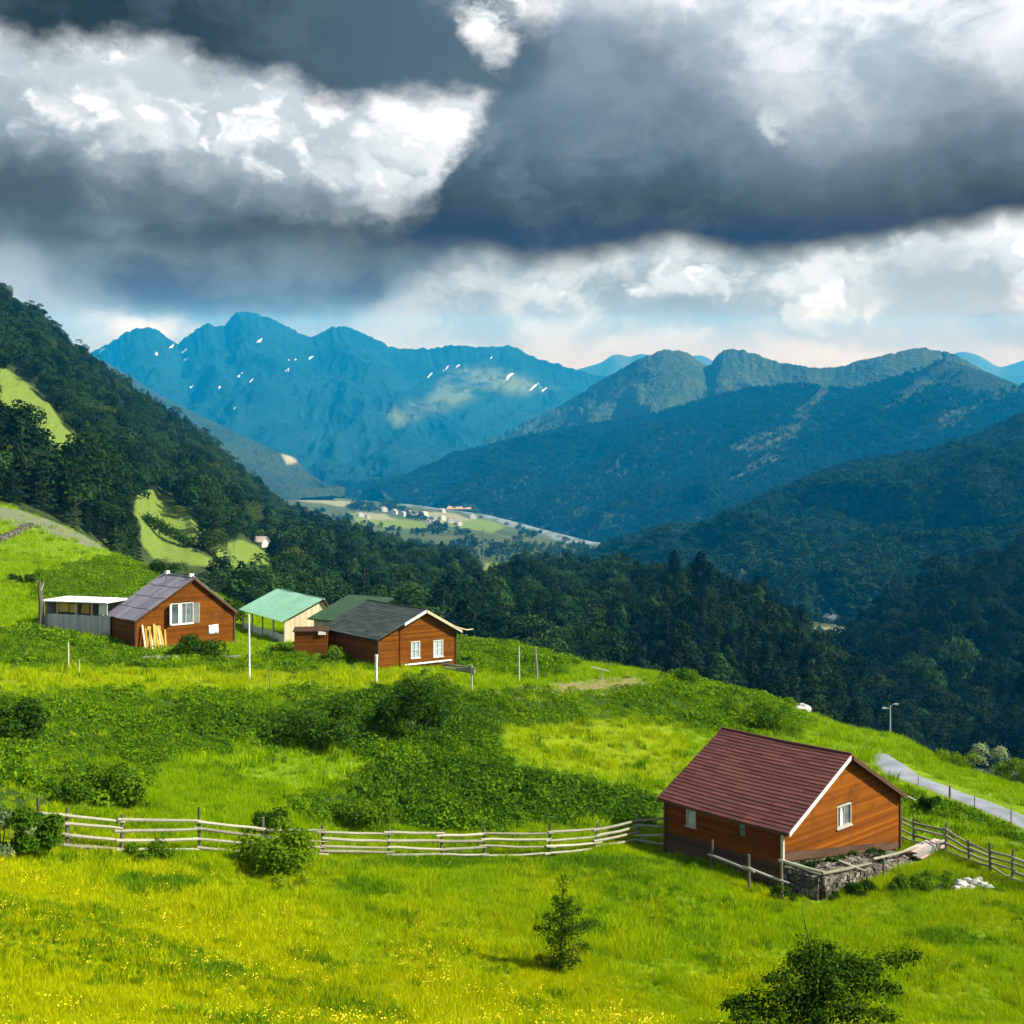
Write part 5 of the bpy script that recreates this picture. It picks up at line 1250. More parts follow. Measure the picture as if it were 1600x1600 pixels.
def build_left_house():
    zb = z_at(-33.9, 98)-.1
    h = House('timber_house', 'brown timber house with mauve sheet roof and open white window', -33.925, 98, -11.441, 0.833, 9.711, 0.572, 6.142, 3.491, 0.181, zb, 0.2, 0.32, 0.32)
    w1 = h.rect(267, 302, 942, 975); d = h.rect(230, 251, 978, 1020)
    h.core(M['inside'])
    h.boards('gable_wall', M['red'], 'gable', [w1, d], zb-.2, 0.16); h.boards('side_wall', M['red'], 'left', [], zb-.2, 0.16)
    h.boards('rear_wall', M['red'], 'back', [], zb-.2, 0.2); h.boards('rear_side_wall', M['red'], 'right', [], zb-.2, 0.2)
    h.window(w1, bars=(1, 3), gmat=M['dglass'], label='wide white window with casements opened outward')
    t0, t1, z0, z1 = w1
    for tt, dr in ((t0, -1), (t1, 1)):
        q = MB(); q.hexa([h.p(-.06, tt, z0+.05), h.p(-.5, tt+dr*.35, z0+.05), h.p(-.5, tt+dr*.35, z1-.05), h.p(-.06, tt, z1-.05)], [h.p(-.09, tt+.04, z0+.05), h.p(-.53, tt+dr*.35+.04, z0+.05), h.p(-.53, tt+dr*.35+.04, z1-.05), h.p(-.09, tt+.04, z1-.05)]); q.build('casement', M['white'], h.root)
    q = MB(); q.hexa([h.p(.02, t0+.75, z0+.1), h.p(.02, t0+1.1, z0+.1), h.p(.02, t0+1.1, z1-.1), h.p(.02, t0+.75, z1-.1)], [h.p(.0, t0+.75, z0+.1), h.p(.0, t0+1.1, z0+.1), h.p(.0, t0+1.1, z1-.1), h.p(.0, t0+.75, z1-.1)]); q.build('curtain', M['cloth'], h.root)
    h.roof(M['mauve'], 'tiles', 1.7, wav=0.03)
    h.barge(M['dark'], 'l', 0, .99, .14); h.barge(M['dark'], 'r', 0, .99, .2)
    for a, b, zt in ((-.04, -.03, h.ze), (-.04, h.W+.03, h.zre)):
        q = MB(); x, y, _ = h.p(a, b, 0); q.box((x, y, (zt-.1-zb)/2-.1), (.15, .15, zt-.1-zb+.2)); q.build('corner_post', M['dark'], h.root)
    # doorway closed with leaning yellow planks
    dd = MB(); t0, t1, z0, z1 = d; dd.hexa([h.p(-.01, t0, zb), h.p(-.01, t1, zb), h.p(-.01, t1, z1), h.p(-.01, t0, z1)], [h.p(.04, t0, zb), h.p(.04, t1, zb), h.p(.04, t1, z1), h.p(.04, t0, z1)]); dd.build('door', M['yellow'], h.root)
    st = thing('plank_pile', 'pale yellow planks leaning by the door of the mauve roofed house', 'planks', h.world(-.5, (t0+t1)/2, zb), math.pi/2-h.yaw)
    for i in range(9):
        x = -1.05+.24*i+random.uniform(-.05, .05); hh = random.uniform(1.6, 2.45); b = MB(); b.bar((x, random.uniform(-.35, -.1), .02), (x+random.uniform(-.12, .12), .36, hh), .17, .04); b.build('plank', M['yellow'] if i % 3 else M['cream'], st)
    # hung cloth, ridge pot, mast
    q = thing('cloth', 'pale cloth hung on the gable wall right of the bush', 'cloth', h.world(-.07, h.on(333, 985)[0], h.on(333, 985)[1]-.4), math.pi/2-h.yaw)
    v = []; 
    for i in range(7):
        for j in range(5): v.append((-.5+i/6, -.04*math.sin(i*1.9+j), .95-j*.22-.03*math.sin(i)))
    cm = link('sheet', mesh_from('sheet', v, grid_faces(7, 5), M['cloth'], True), q)
    cm.modifiers.new('thick', 'SOLIDIFY').thickness = .015
    for a in (0.35, h.L-.6):
        q = MB(); q.box((*h.p(a, h.wl, 0)[:2], h.zr+.22-zb), (.42, .3, .34), 0, None, .1); q.build('ridge_pot', M['white'], h.root)
    q = thing('mast', 'thin dark aerial mast on the mauve roof', 'aerial', h.world(h.L*.62, h.wl-.9, h.zr-.75))
    m_ = MB(); m_.tube([(0, 0, -.3), (0, 0, 2.6)], [.045, .03], 6); m_.build('pole', M['dark'], q)
    m_ = MB(); m_.tube([(-.5, 0, 2.3), (.5, 0, 2.3)], [.02, .02], 5); m_.tube([(-.3, 0, 2.5), (.3, 0, 2.5)], [.02, .02], 5); m_.build('crossbar', M['dark'], q)
    # open fronted shed to the left
    p0 = ground_at(70, 986); p1 = ground_at(169, 1000); Y0 = 104.0; Y1 = 101.5
    A = np.array([(70-800)/F*Y0, Y0]); B = np.array([(172-800)/F*Y1, Y1]); d = B-A; ln = np.linalg.norm(d); zg = min(z_at(*A), z_at(*B)); ang = math.atan2(d[1], d[0]); cxy = (A+B)/2
    r = thing('open_shed', 'long pale board shed with gaps under its white roof, left of the mauve roofed house', 'shed', (cxy[0], cxy[1], zg), ang)
    zt = (H-943)/F*Y1-zg; zm = (H-963)/F*Y1-zg
    m_ = MB(); n = int(ln/.2)
    for i in range(n): m_.box((-ln/2+(i+.5)*ln/n, random.uniform(-.015, .015), zm/2-.15+random.uniform(-.03, .03)), (ln/n*.96, .05, zm+.3))
    m_.build('front_wall', M['lav'], r)
    m_ = MB(); m_.box((-ln/2+.04, 1.5, zt/2-.1), (.08, 2.9, zt+.1)); m_.box((0, 3.0, zt/2-.1), (ln, .08, zt+.15)); m_.build('rear_wall', M['lav'], r)
    for i, x in enumerate((-ln/2+.08, -ln/2+1.45, -ln*.02, ln*.22, ln/2-.9)):
        m_ = MB(); m_.box((x, .06, zt/2), (.12, .1, zt)); m_.build('post', M['cream'], r)
    for x, w in ((-ln*.24, 1.1), (-ln*.08, .8), (ln*.10, .9)):
        m_ = MB(); m_.box((x, .35, (zt+zm)/2), (w, .25, (zt-zm)*.7), .1, None, .15); m_.build('hay_bundle', M['yellow'], r)
    m_ = MB(); m_.box((ln*.40, -.03, (zt+zm)/2), (.95, .05, zt-zm-.15)); m_.build('white_panel', M['white'], r)
    m_ = MB(); m_.hexa([(-ln/2-.2, -.4, zt-.03), (ln/2-.1, -.4, zt+.02), (ln/2-.1, 3.4, zt+.12), (-ln/2-.2, 3.4, zt+.06)], [(-ln/2-.2, -.4, zt+.05), (ln/2-.1, -.4, zt+.1), (ln/2-.1, 3.4, zt+.2), (-ln/2-.2, 3.4, zt+.14)])
    for i in range(26): m_.bar((-ln/2-.15+i*ln/26, -.38, zt+.09), (-ln/2-.15+i*ln/26, 3.35, zt+.17), .08, .05)
    m_.build('roof', M['white'], r)
    KEEP_OUT.append((cxy[0]-1.5*math.sin(ang), cxy[1]+1.5*math.cos(ang), ln/2, 1.7, ang))
    g = ground_at(64, 990); Yp = 103.6; q = thing('weathered_post', 'tall grey green rotten post at the left end of the pale board shed', 'post', ((64-800)/F*Yp, Yp, z_at((64-800)/F*Yp, Yp)))
    zt2 = (H-908)/F*Yp-z_at((64-800)/F*Yp, Yp); m_ = MB(); m_.tube([(0, 0, -.3), (.05, 0, zt2*.5), (-.12, 0, zt2*.8), (-.1, 0, zt2)], [.32, .26, .2, .1], 8); m_.build('stump', M['post'], q)
    m_ = MB(); m_.tube([(-.1, 0, zt2*.75), (.3, -.05, zt2*.98)], [.1, .04], 6); m_.tube([(-.1, 0, zt2*.85), (-.35, .05, zt2*1.02)], [.07, .03], 6); m_.build('broken_branch', M['grey'], q)
    return h
def build_hut():
    zb = z_at(-23.45, 112)
    zb = min(zb, z_at(-16, 116))
    h = House('wooden_hut', 'cream plank hut with sagging pale green roof between the two brown houses', -23.45, 112, -13.2, 1.013, 5.461, 0.78, 13.5, 2.0, 0.35, zb, 0.3, 0.35, 0.4)
    h.root['category'] = 'hut'
    h.roof(M['mint'], 'sheet', wav=0.06)
    mb = MB(); n = 26
    for i in range(n):
        b0, b1 = h.W*i/n, h.W*(i+.93)/n; zt = min(h.top(b0), h.top(b1))-.08; sh = random.uniform(0, .25)
        mb.hexa([h.p(0, b0, zb-.3), h.p(0, b1, zb-.3), h.p(.05, b1, zb-.3), h.p(.05, b0, zb-.3)], [h.p(0, b0, zt-sh*.2), h.p(0, b1, zt-sh*.2), h.p(.05, b1, zt-sh*.2), h.p(.05, b0, zt-sh*.2)])
    mb.build('gable_wall', M['cream'], h.root)
    mb = MB(); mb.hexa([h.p(.3, .06, zb-.3), h.p(h.L, .06, zb-.3), h.p(h.L, .14, zb-.3), h.p(.3, .14, zb-.3)], [h.p(.3, .06, zb+1.55), h.p(h.L, .06, zb+1.55), h.p(h.L, .14, zb+1.55), h.p(.3, .14, zb+1.55)]); mb.build('low_wall', M['white'], h.root)
    mb = MB(); mb.hexa([h.p(.1, h.W-.1, zb-.3), h.p(h.L, h.W-.1, zb-.3), h.p(h.L, h.W-.02, zb-.3), h.p(.1, h.W-.02, zb-.3)], [h.p(.1, h.W-.1, h.zre-.05), h.p(h.L, h.W-.1, h.zre-.05), h.p(h.L, h.W-.02, h.zre-.05), h.p(.1, h.W-.02, h.zre-.05)]); mb.build('rear_wall', M['cream'], h.root)
    for a in (.05, 3.4, 6.8, 10.2, 13.4):
        q = MB(); x, y, _ = h.p(a, .05, 0); q.box((x, y, (h.ze-zb)/2-.15), (.13, .13, h.ze-zb+.3)); q.build('post', M['grey'], h.root)
    q = MB(); q.bar(h.p(-.36, h.W+.02, h.zre-.1), h.p(-.36, h.wl, h.zr), .06, .14); q.build('bargeboard', M['dark'], h.root)
    return h

# ------------------------------------------------------------------ fences, posts, small things
def z_at(x, y): return float(near_z(x, y))
def rail_fence(name, label, posts, rails, mats=('post', 'rail'), hs=None, gaps=()):
    """posts: (survey x, top y, base y)"""
    pts = []
    for px, pt, pb in posts:
        g = ground_at(px, pb); pts.append((g, (pb-pt)/F*g[1]))
    c = np.mean([p[0] for p in pts], axis=0); c[2] = min(p[0][2] for p in pts)
    r = thing(name, label, 'fence', c)
    for i, (g, hh) in enumerate(pts):
        m = MB(); ln = random.uniform(-.06, .06); q = g-c
        m.tube([(q[0], q[1], q[2]-.35), (q[0]+ln*.5, q[1], q[2]+hh*.5), (q[0]+ln, q[1]+random.uniform(-.04, .04), q[2]+hh*random.uniform(1.04, 1.28))], [.075, .07, .058], 7); m.build('post', M[mats[0]], r)
    for i in range(len(pts)-1):
        if i in gaps: continue
        (g0, h0), (g1, h1) = pts[i], pts[i+1]
        for k in range(rails):
            f = (k+.75)/(rails+.1); m = MB(); a = g0-c+np.array([0, -.09, h0*f+random.gauss(0, .04)]); b = g1-c+np.array([0, -.09, h1*f+random.gauss(0, .04)])
            e = (b-a)/np.linalg.norm(b-a); a -= e*random.uniform(.05, .35); b += e*random.uniform(.05, .35); mid = (a+b)/2+np.array([0, random.uniform(-.04, .04), -random.uniform(0, .04)])
            gm = near_z(mid[0]+c[0], mid[1]+c[1])-c[2]; mid[2] = max(mid[2], gm+.1)
            r0 = random.uniform(.052, .075); m.tube([a, a*.67+mid*.33+np.array([0, 0, random.uniform(-.02, .03)]), mid, mid*.4+b*.6+np.array([0, 0, random.uniform(-.02, .02)]), b], [r0, r0*1.05, r0, r0*.9, r0*.7], 7); m.build('rail', M[mats[1]], r)
    return r
def pole(name, label, cat, px, top, base, r0, mat, lean=0.0, r1=None, Y=None):
    g = ground_at(px, base) if Y is None else np.array([(px-800)/F*Y, Y, z_at((px-800)/F*Y, Y)])
    hh = (base-top)/F*g[1] if Y is None else (H-top)/F*Y-g[2]
    m = MB(); m.tube([(0, 0, -.35), (lean*.4, 0, hh*.5), (lean, 0, hh)], [r0, r0*.95, r1 or r0*.8], 8)
    o = m.build(name, M[mat]); o.location = g; tag(o, label, cat); return o
def shrub(name, label, px, py, wpx, hpx, mat, n=900, leaf=.07, Y=None, seed=0, depth=1.0, group=None, cat='bush', shape=None, z=None):
    """leafy shrub whose foot stands at survey px, py"""
    r = np.random.default_rng(1000+seed)
    if Y is None: g = ground_at(px, py)
    else: x = (px-800)/F*Y; g = np.array([x, Y, z_at(x, Y) if z is None else z])
    w = wpx/F*g[1]/2; hh = hpx/F*g[1]
    t = thing(name, label, cat, g, 0, group)
    k = max(6, int(7+w*2)); cs = []
    for i in range(k):
        a = r.uniform(0, 6.28); q = math.sqrt(r.random())*.86; zz = r.uniform(.08, .82)*(1-.35*q)
        cs.append((math.cos(a)*q*w, math.sin(a)*q*w*depth, zz*hh, r.uniform(.26, .44)*min(w, hh)))
    cs = np.array(cs); b = r.choice(k, n, p=cs[:, 3]**2/np.sum(cs[:, 3]**2))
    d = r.normal(size=(n, 3)); d /= np.linalg.norm(d, axis=1, keepdims=True); d[:, 2] = np.where(d[:, 2] < -.4, -d[:, 2], d[:, 2])
    p = cs[b, :3]+d*(cs[b, 3]*r.uniform(.55, 1.15, n))[:, None]; p[:, 2] = np.maximum(p[:, 2], .03)
    nr = d+.6*r.normal(size=(n, 3))+np.array([0, 0, .4])
    v, f, lf = quads(p, nr, leaf*r.uniform(.6, 1.35, n), 1.0, r)
    lf = np.repeat(np.clip(.55*r.random(k)[b]+.45*r.random(n), 0, 1), 4)
    link('foliage', mesh_from('foliage', v, f, M[mat], False, dict(leaf=lf)), t)
    m = MB()
    for c_ in cs[:min(k, 8)]: m.tube([(0, 0, -.1), (c_[0]*.4, c_[1]*.4, c_[2]*.5), (c_[0], c_[1], c_[2])], [.035, .022, .008], 5)
    m.build('stems', BARK, t)
    return t
def branchy(name, label, px, py, Y, tips, mat, leaf, n, seed, cat='tree', stem=.05, fluff=.28, crown=1.03):
    """sapling built branch by branch; tips are survey positions of branch ends with a depth offset and where on the stem they leave"""
    r = np.random.default_rng(seed); x = (px-800)/F*Y; g = np.array([x, Y, z_at(x, Y)]); t = thing(name, label, cat, g)
    top = None; m = MB(); P_, N_, S_ = [], [], []
    hx, hy = tips[0][0], tips[0][1]; tp = np.array([(hx-800)/F*Y-x, 0, (H-hy)/F*Y-g[2]])
    m.tube([(0, 0, -.2), tp*.5+np.array([.03, 0, 0]), tp], [stem, stem*.6, .006], 6)
    for i, (tx, ty, dy, fr) in enumerate(tips):
        e = np.array([(tx-800)/F*(Y+dy)-x, dy, (H-ty)/F*(Y+dy)-g[2]]); s0 = tp*fr if i else np.zeros(3)
        if i: m.tube([s0, (s0+e)/2+np.array([0, 0, .05]), e], [stem*.45, stem*.3, .004], 5)
        ln = np.linalg.norm(e-s0); k = int(n*(ln+.3)) if i else int(n*ln*.7)
        f = r.uniform(.12 if i else .2, 1.03 if i else crown, k); c = s0+(e-s0)*f[:, None]; c[:, 2] += .10*np.sin(f*3.1)*ln*.3
        w = fluff*(1.12-f)**.6*(.5+.5*min(1, ln/1.2)); dd = r.normal(size=(k, 3))*np.array([1, 1, .75]); P_.append(c+dd*w[:, None]*.6); N_.append(dd*.4+np.array([0, 0, .8])+.4*r.normal(size=(k, 3)))
    P_ = np.vstack(P_); N_ = np.vstack(N_); P_[:, 2] = np.maximum(P_[:, 2], .02)
    v, f, lf = quads(P_, N_, leaf*r.uniform(.6, 1.3, len(P_)), .8, r)
    link('foliage', mesh_from('foliage', v, f, M[mat], False, dict(leaf=lf)), t); m.build('trunk', BARK, t)
    return t
def boulder(name, label, px, py, w, h, seed, group=None, Y=None):
    g = ground_at(px, py) if Y is None else np.array([(px-800)/F*Y, Y, z_at((px-800)/F*Y, Y)]); s = g[1]/F
    bm = bmesh.new(); bmesh.ops.create_icosphere(bm, subdivisions=3, radius=1)
    for v in bm.verts:
        n = float(fbm(v.co.x*1.1+seed*3.1, v.co.y*1.1+v.co.z*1.7+seed, 3)); v.co *= 1+.38*n; v.co.x *= w*s/2; v.co.y *= w*s/2*.8; v.co.z *= h*s/2
    me = bpy.data.meshes.new(name); bm.to_mesh(me); bm.free(); me.materials.append(M['rock'])
    o = link(name, me); o.location = g+np.array([0, 0, h*s*.32]); return tag(o, label, 'rock', group)
def hill_point(hill, px, py, v0=-.05, v1=1.0):
    u, v = np.meshgrid(np.linspace(0, 1, 500), np.linspace(v0, v1, 300), indexing='ij'); p = hill.at(u, v).reshape(-1, 3); a, b = proj(*p.T)
    d = np.hypot(a-px, b-py); k = np.where(d < d.min()+.7)[0]; return p[k[np.argmin(p[k, 1])]]
def far_house(label, p, w, l, hw, rz, wm='village', rm='vroof', group=None, win=True):
    t = thing('far_house', label, 'house', p, rz, group)
    m = MB(); m.box((0, 0, hw/2-.6), (w, l, hw+1.2))
    rs = w*.35
    m.add([(-w/2, -l/2, hw), (w/2, -l/2, hw), (0, -l/2, hw+rs), (-w/2, l/2, hw), (w/2, l/2, hw), (0, l/2, hw+rs)], [(0, 1, 2), (5, 4, 3)])
    m.build('wall', M[wm], t)
    r = MB(); o = .6
    for s in (-1, 1): r.hexa([(s*(w/2+o), -l/2-o, hw-.25), (s*(w/2+o), l/2+o, hw-.25), (0, l/2+o, hw+rs+.02), (0, -l/2-o, hw+rs+.02)], [(s*(w/2+o), -l/2-o, hw), (s*(w/2+o), l/2+o, hw), (0, l/2+o, hw+rs+.3), (0, -l/2-o, hw+rs+.3)])
    r.build('roof', M[rm], t)
    if win:
        for x in (-w*.25, w*.25):
            q = MB(); q.box((x, -l/2-.04, hw*.55), (w*.16, .06, hw*.35)); q.build('window', M['dglass'], t)
    return t
def build_road():
    m, t, b = material('road_surface', 0.9, 0.2); p = geo_pos(t); n = t.noise(p, 0.6, 5, .65); n2 = t.noise(p, 14, 3, .7); ed = t.attr('edge')
    col = t.mix(t.ss(n*.6+n2*.4, .35, .65), (0.13, 0.15, 0.165), (0.23, 0.255, 0.275)); col = t.mix(t.ss(ed+(n2-.5)*.9, .55, .95), col, (0.20, 0.21, 0.10))
    t.put(b.inputs['Base Color'], col); bump(t, b, n2, .03, .5)
    R = ROAD+[(1800, 1372, 20)]; G = np.array([ground_at(a, c) for a, c, w in R]); W = np.array([max(.5, w/F*g[1]/max(.12, (c-H)/F)*.62) for (a, c, w), g in zip(R, G)])
    d = np.r_[0, np.cumsum(np.linalg.norm(np.diff(G[:, :2], axis=0), axis=1))]; s = np.linspace(0, d[-1], 160); x = np.interp(s, d, G[:, 0]); y = np.interp(s, d, G[:, 1]); w = np.interp(s, d, np.minimum(W, 2.3))
    k = np.ones(9)/9; x = np.convolve(np.pad(x, 4, mode='edge'), k, 'valid'); y = np.convolve(np.pad(y, 4, mode='edge'), k, 'valid')
    tx, ty = np.gradient(x), np.gradient(y); l = np.hypot(tx, ty); nx, ny = -ty/l, tx/l
    c = np.linspace(-1, 1, 13); X = x[:, None]+nx[:, None]*w[:, None]*c; Y = y[:, None]+ny[:, None]*w[:, None]*c; Z = near_z(X, Y)+.07-.06*np.abs(c)**6
    o = link('road', mesh_from('road', np.stack([X, Y, Z], -1).reshape(-1, 3), grid_faces(160, 13)[:, ::-1], m, True, dict(edge=np.tile(np.abs(c)**3, 160)))); tag(o, kind='structure')
def build_things():
    build_materials()
    global FRONT
    h = FRONT = build_front_house(); build_terrace(h); build_dark_house(); build_left_house(); build_hut(); build_road()
    rail_fence('rail_fence', 'bleached wooden rail fence crossing the meadow to the maroon roofed house', [(62,1262,1326),(105,1268,1330),(190,1277,1338),(312,1276,1336),(410,1290,1338),(505,1294,1340),(607,1297,1343),(690,1300,1343),(757,1298,1342),(858,1297,1341),(933,1292,1330),(998,1275,1321),(1046,1272,1330)], 4)
    rail_fence('rail_fence', 'dark posted wooden rail fence running right from behind the maroon roofed house', [(1392,1263,1306),(1428,1282,1322),(1478,1292,1336),(1515,1316,1350),(1548,1326,1362),(1582,1334,1380),(1640,1356,1400),(1700,1380,1425)], 4)
    rail_fence('thin_fence', 'thin grey stick fence along the shaded side of the maroon roofed house', [(1112,1322,1366),(1171,1340,1394),(1222,1358,1408)], 1, ('post', 'grey'))
    pole('pole', 'tall white pole between the mauve roofed house and the green roofed hut', 'pole', 390, 960, 1064, .075, 'cloth', -.05)
    pole('stick', 'thin dark stick in the grass right of the tall white pole', 'stick', 422, 1040, 1080, .03, 'post', -.15)
    pole('stake', 'pale wooden stake below the pale board shed', 'stake', 107, 1004, 1048, .06, 'cream')
    pole('stake', 'short thin stake right of the pale wooden stake', 'stake', 123, 1030, 1058, .03, 'cream', .08)
    pole('post', 'short white post with ragged top before the slate roofed cottage', 'post', 588, 1023, 1068, .10, 'white', 0, .14)
    pole('pole', 'left one of the two bare poles past the slate roofed cottage', 'pole', 811, 1010, 1068, .075, 'grey')
    pole('pole', 'right leaning one of the two bare poles past the slate roofed cottage', 'pole', 840, 1011, 1062, .075, 'grey', -.2)
    for px, a, c, l in ((1435,1212,1228,'first grey roadside post counting from the timber house'), (1484,1228,1250,'dark stout roadside post in the middle of the lane edge'), (1523,1240,1268,'pale thin roadside post nearest the right edge'), (1580,1262,1290,'grey roadside post at the right edge of the picture')):
        pole('roadside_post', l, 'post', px, a, c, .045 if 'stout' not in l else .08, 'post' if 'dark' in l else 'grey', 0)
    # log barrier by the dark house
    g = ground_at(737, 1082); r = thing('log_barrier', 'low log barrier with one grey post right of the slate roofed cottage', 'barrier', g); s = g[1]/F
    m = MB(); m.tube([(0, 0, -.3), (0, 0, 43*s)], [.09, .08], 7); m.build('post', M['grey'], r)
    for dz, dx, dl in ((38, -2, -52), (31, 0, -48), (34, -4, -40)):
        m = MB(); m.tube([(.2, random.uniform(-.1, .1), dz*s), (dl*s*.5, .6, (dz+2)*s), (dl*s, 1.4, (dz+4)*s)], [.08, .08, .06], 7); m.build('log', M['rail'], r)
    # plank on a post near the dirt patch
    g = ground_at(941, 1062); r = thing('plank_stand', 'small plank nailed on a stake above the dirt patch', 'stand', g); s = g[1]/F
    m = MB(); m.tube([(0, 0, -.2), (0, 0, 15*s)], [.06, .05], 6); m.build('stake', M['grey'], r); m = MB(); m.bar((-.95, 0, 20*s), (.6, 0, 13*s), .25, .06); m.build('plank', M['grey'], r)
    # twin lamp post
    Y = 97.0; x = (1391-800)/F*Y; g = np.array([x, Y, z_at(x, Y)]); r = thing('lamp_post', 'twin headed lamp post on the brow beside the lane', 'lamp post', g); zt = (H-1103)/F*Y-g[2]
    m = MB(); m.tube([(0, 0, -.3), (0, 0, zt)], [.08, .05], 8); m.build('pole', M['metal'], r)
    for s_, dz in ((-1, -.25), (1, .1)):
        m = MB(); m.tube([(0, 0, zt-.15+dz*.3), (s_*.28, 0, zt+.05+dz), (s_*.42, 0, zt+.05+dz)], [.03, .03, .025], 6); m.build('arm', M['metal'], r)
        m = MB(); m.box((s_*.52, 0, zt+.06+dz), (.38, .22, .12), 0, None, .1); m.build('lamp_head', M['metal'], r)
    for l_, px_, py_, w_ in (('pale boards lying in the grass below the yellow planks', 240, 1030, 70), ('grey board lying at the right corner of the mauve roofed house', 352, 1030, 40)):
        g = ground_at(px_, py_); r = thing('board_pile', l_, 'boards', g, random.uniform(-.1, .1))
        for k_ in range(3): m = MB(); m.box((random.uniform(-.3, .3), -.3+.3*k_, .12+.05*k_), (w_/F*g[1], .26, .06), random.uniform(-.08, .08)); m.build('board', M['grey'], r)
    # stones
    boulder('boulder', 'large pale boulder on the brow of the meadow above the maroon roof', 1253, 1104, 30, 17, 3)
    for i, (px, py, w, hh) in enumerate([(1502, 1388, 22, 16), (1512, 1384, 18, 16), (1524, 1386, 20, 15), (1536, 1388, 18, 13), (1530, 1381, 16, 12), (1518, 1391, 14, 10), (1546, 1390, 14, 10), (1494, 1391, 13, 9)]):
        boulder('white_stone', 'white stone in the small heap right of the stone terrace', px, py, w, hh, 10+i, 'white stones heaped beside the stone terrace')
    # stone wall between the two left fields
    g0 = ground_at(-8, 850); g1 = ground_at(48, 824); d = g1-g0; n = 60; m = MB(); c = (g0+g1)/2
    for i in range(n):
        for k in range(2):
            q = g0+d*(i+.5*k)/n; q[2] = z_at(q[0], q[1]); m.box(q-c+np.array([random.uniform(-.2, .2), random.uniform(-.2, .2), .2+.35*k]), (random.uniform(.5, .9), random.uniform(.5, .9), .45), random.random()*3, None, .15)
    o = m.build('dry_stone_wall', M['stone']); o.location = c; tag(o, 'dry stone wall between the two bright green fields at the left edge', 'wall')
    build_shrubs(); build_far_things()
def build_shrubs():
    i = 0
    def S(*a, **k):
        nonlocal i; i += 1; return shrub(*a, seed=i, **k)
    S('bush', 'big yellow green bush growing through the rail fence', 430, 1368, 165, 100, 'yshrub', n=5200, leaf=.085)
    S('bush', 'dark pointed bush standing behind the fence bush', 420, 1320, 90, 62, 'dshrub', n=2200, leaf=.07)
    S('bush', 'small dark bush at the foot of the third fence post', 235, 1345, 80, 38, 'shrub', n=1500, leaf=.06)
    S('bush', 'tall green bush at the left end of the rail fence', 45, 1342, 95, 115, 'shrub', n=5200, leaf=.075)
    S('bush', 'pale whitish flowering bush at the left edge of the picture', 2, 1338, 80, 90, 'pshrub', n=2600, leaf=.065)
    S('bush', 'low light green growth under the yellow green fence bush', 455, 1392, 70, 26, 'yshrub', n=900, leaf=.045)
    S('bush', 'large dark bush on the bank below the slate roofed cottage', 650, 1150, 130, 100, 'dshrub', n=5200, leaf=.11)
    S('bush', 'feathery green bush right above the large dark bush', 665, 1078, 85, 34, 'shrub', n=2200, leaf=.10)
    S('bush', 'dark bush on the bank left of the large dark bush', 500, 1160, 150, 62, 'dshrub', n=4200, leaf=.11)
    S('bush', 'dark bush at the left edge halfway up the bank', 15, 1160, 90, 80, 'dshrub', n=3200, leaf=.10)
    S('bush', 'rounded bush low on the left bank above the fence', 140, 1250, 170, 60, 'shrub', n=5200, leaf=.09)
    S('bush', 'dark hollow bush between the rounded bush and the fence', 110, 1258, 60, 34, 'dshrub', n=1500, leaf=.08)
    S('bush', 'upright bush behind the fence left of the crop edge', 560, 1290, 110, 52, 'shrub', n=3000, leaf=.08)
    S('bush', 'dense dark bush in front of the mauve roofed house', 315, 1030, 76, 38, 'dshrub', n=2400, leaf=.11, Y=94)
    S('bush', 'low bush on the green lawn before the pale green hut', 445, 1020, 36, 18, 'shrub', n=800, leaf=.11)
    S('bush', 'bush against the side wall of the slate roofed cottage', 532, 1040, 46, 30, 'shrub', n=1200, leaf=.11, Y=97)
    S('bush', 'small dark bush right of the slate roofed cottage', 722, 1040, 34, 16, 'dshrub', n=700, leaf=.10)
    S('bush', 'dark leafy bush at the foot of the stone terrace', 1350, 1402, 62, 26, 'dshrub', n=1500, leaf=.055)
    S('bush', 'small bush at the left corner of the stone terrace', 1222, 1408, 40, 28, 'dshrub', n=900, leaf=.05)
    for k_, (dx_, db_, w_, h_, l_) in enumerate([(-.7, 1.2, 34, 14, 'first weedy tuft on the stone terrace, by its left corner'), (-1.0, 3.2, 44, 15, 'second weedy tuft on the stone terrace, below the gable window'), (-.6, 6.2, 60, 17, 'third weedy tuft on the stone terrace, near the board stack')]):
        zz_ = -17.12-.15*db_; q_ = FRONT.world(dx_, db_, zz_); S('weeds', l_, *[float(v_) for v_ in proj(q_[0], q_[1], q_[2])], w_, h_, 'dshrub', n=700, leaf=.05, Y=float(q_[1]), z=zz_, cat='weeds')
    S('bush', 'ivy like bush covering the middle of the terrace wall', 1300, 1404, 56, 22, 'dshrub', n=1300, leaf=.05)
    S('bush', 'leafy growth at the right end of the terrace wall', 1412, 1396, 60, 26, 'shrub', n=1500, leaf=.055)
    S('bush', 'green bush between the stone terrace and the white stones', 1462, 1392, 70, 34, 'shrub', n=1800, leaf=.06)
    S('bush', 'dark bush on the slope between house and lane', 1458, 1272, 42, 40, 'dshrub', n=1300, leaf=.08)
    S('bush', 'dark bush on the brow left of the boulder', 1060, 1064, 60, 24, 'shrub', n=1500, leaf=.11)
    S('bush', 'wide low bush on the bank below the brow', 1180, 1130, 120, 38, 'shrub', n=3200, leaf=.11)
    S('tall_bush', 'tall whitish leaved bush at the right edge beyond the lane', 1553, 1236, 70, 70, 'pshrub', n=2600, leaf=.085, Y=86)
    S('tall_bush', 'green bush under the whitish bush at the right edge', 1592, 1240, 70, 50, 'shrub', n=2200, leaf=.09, Y=84)
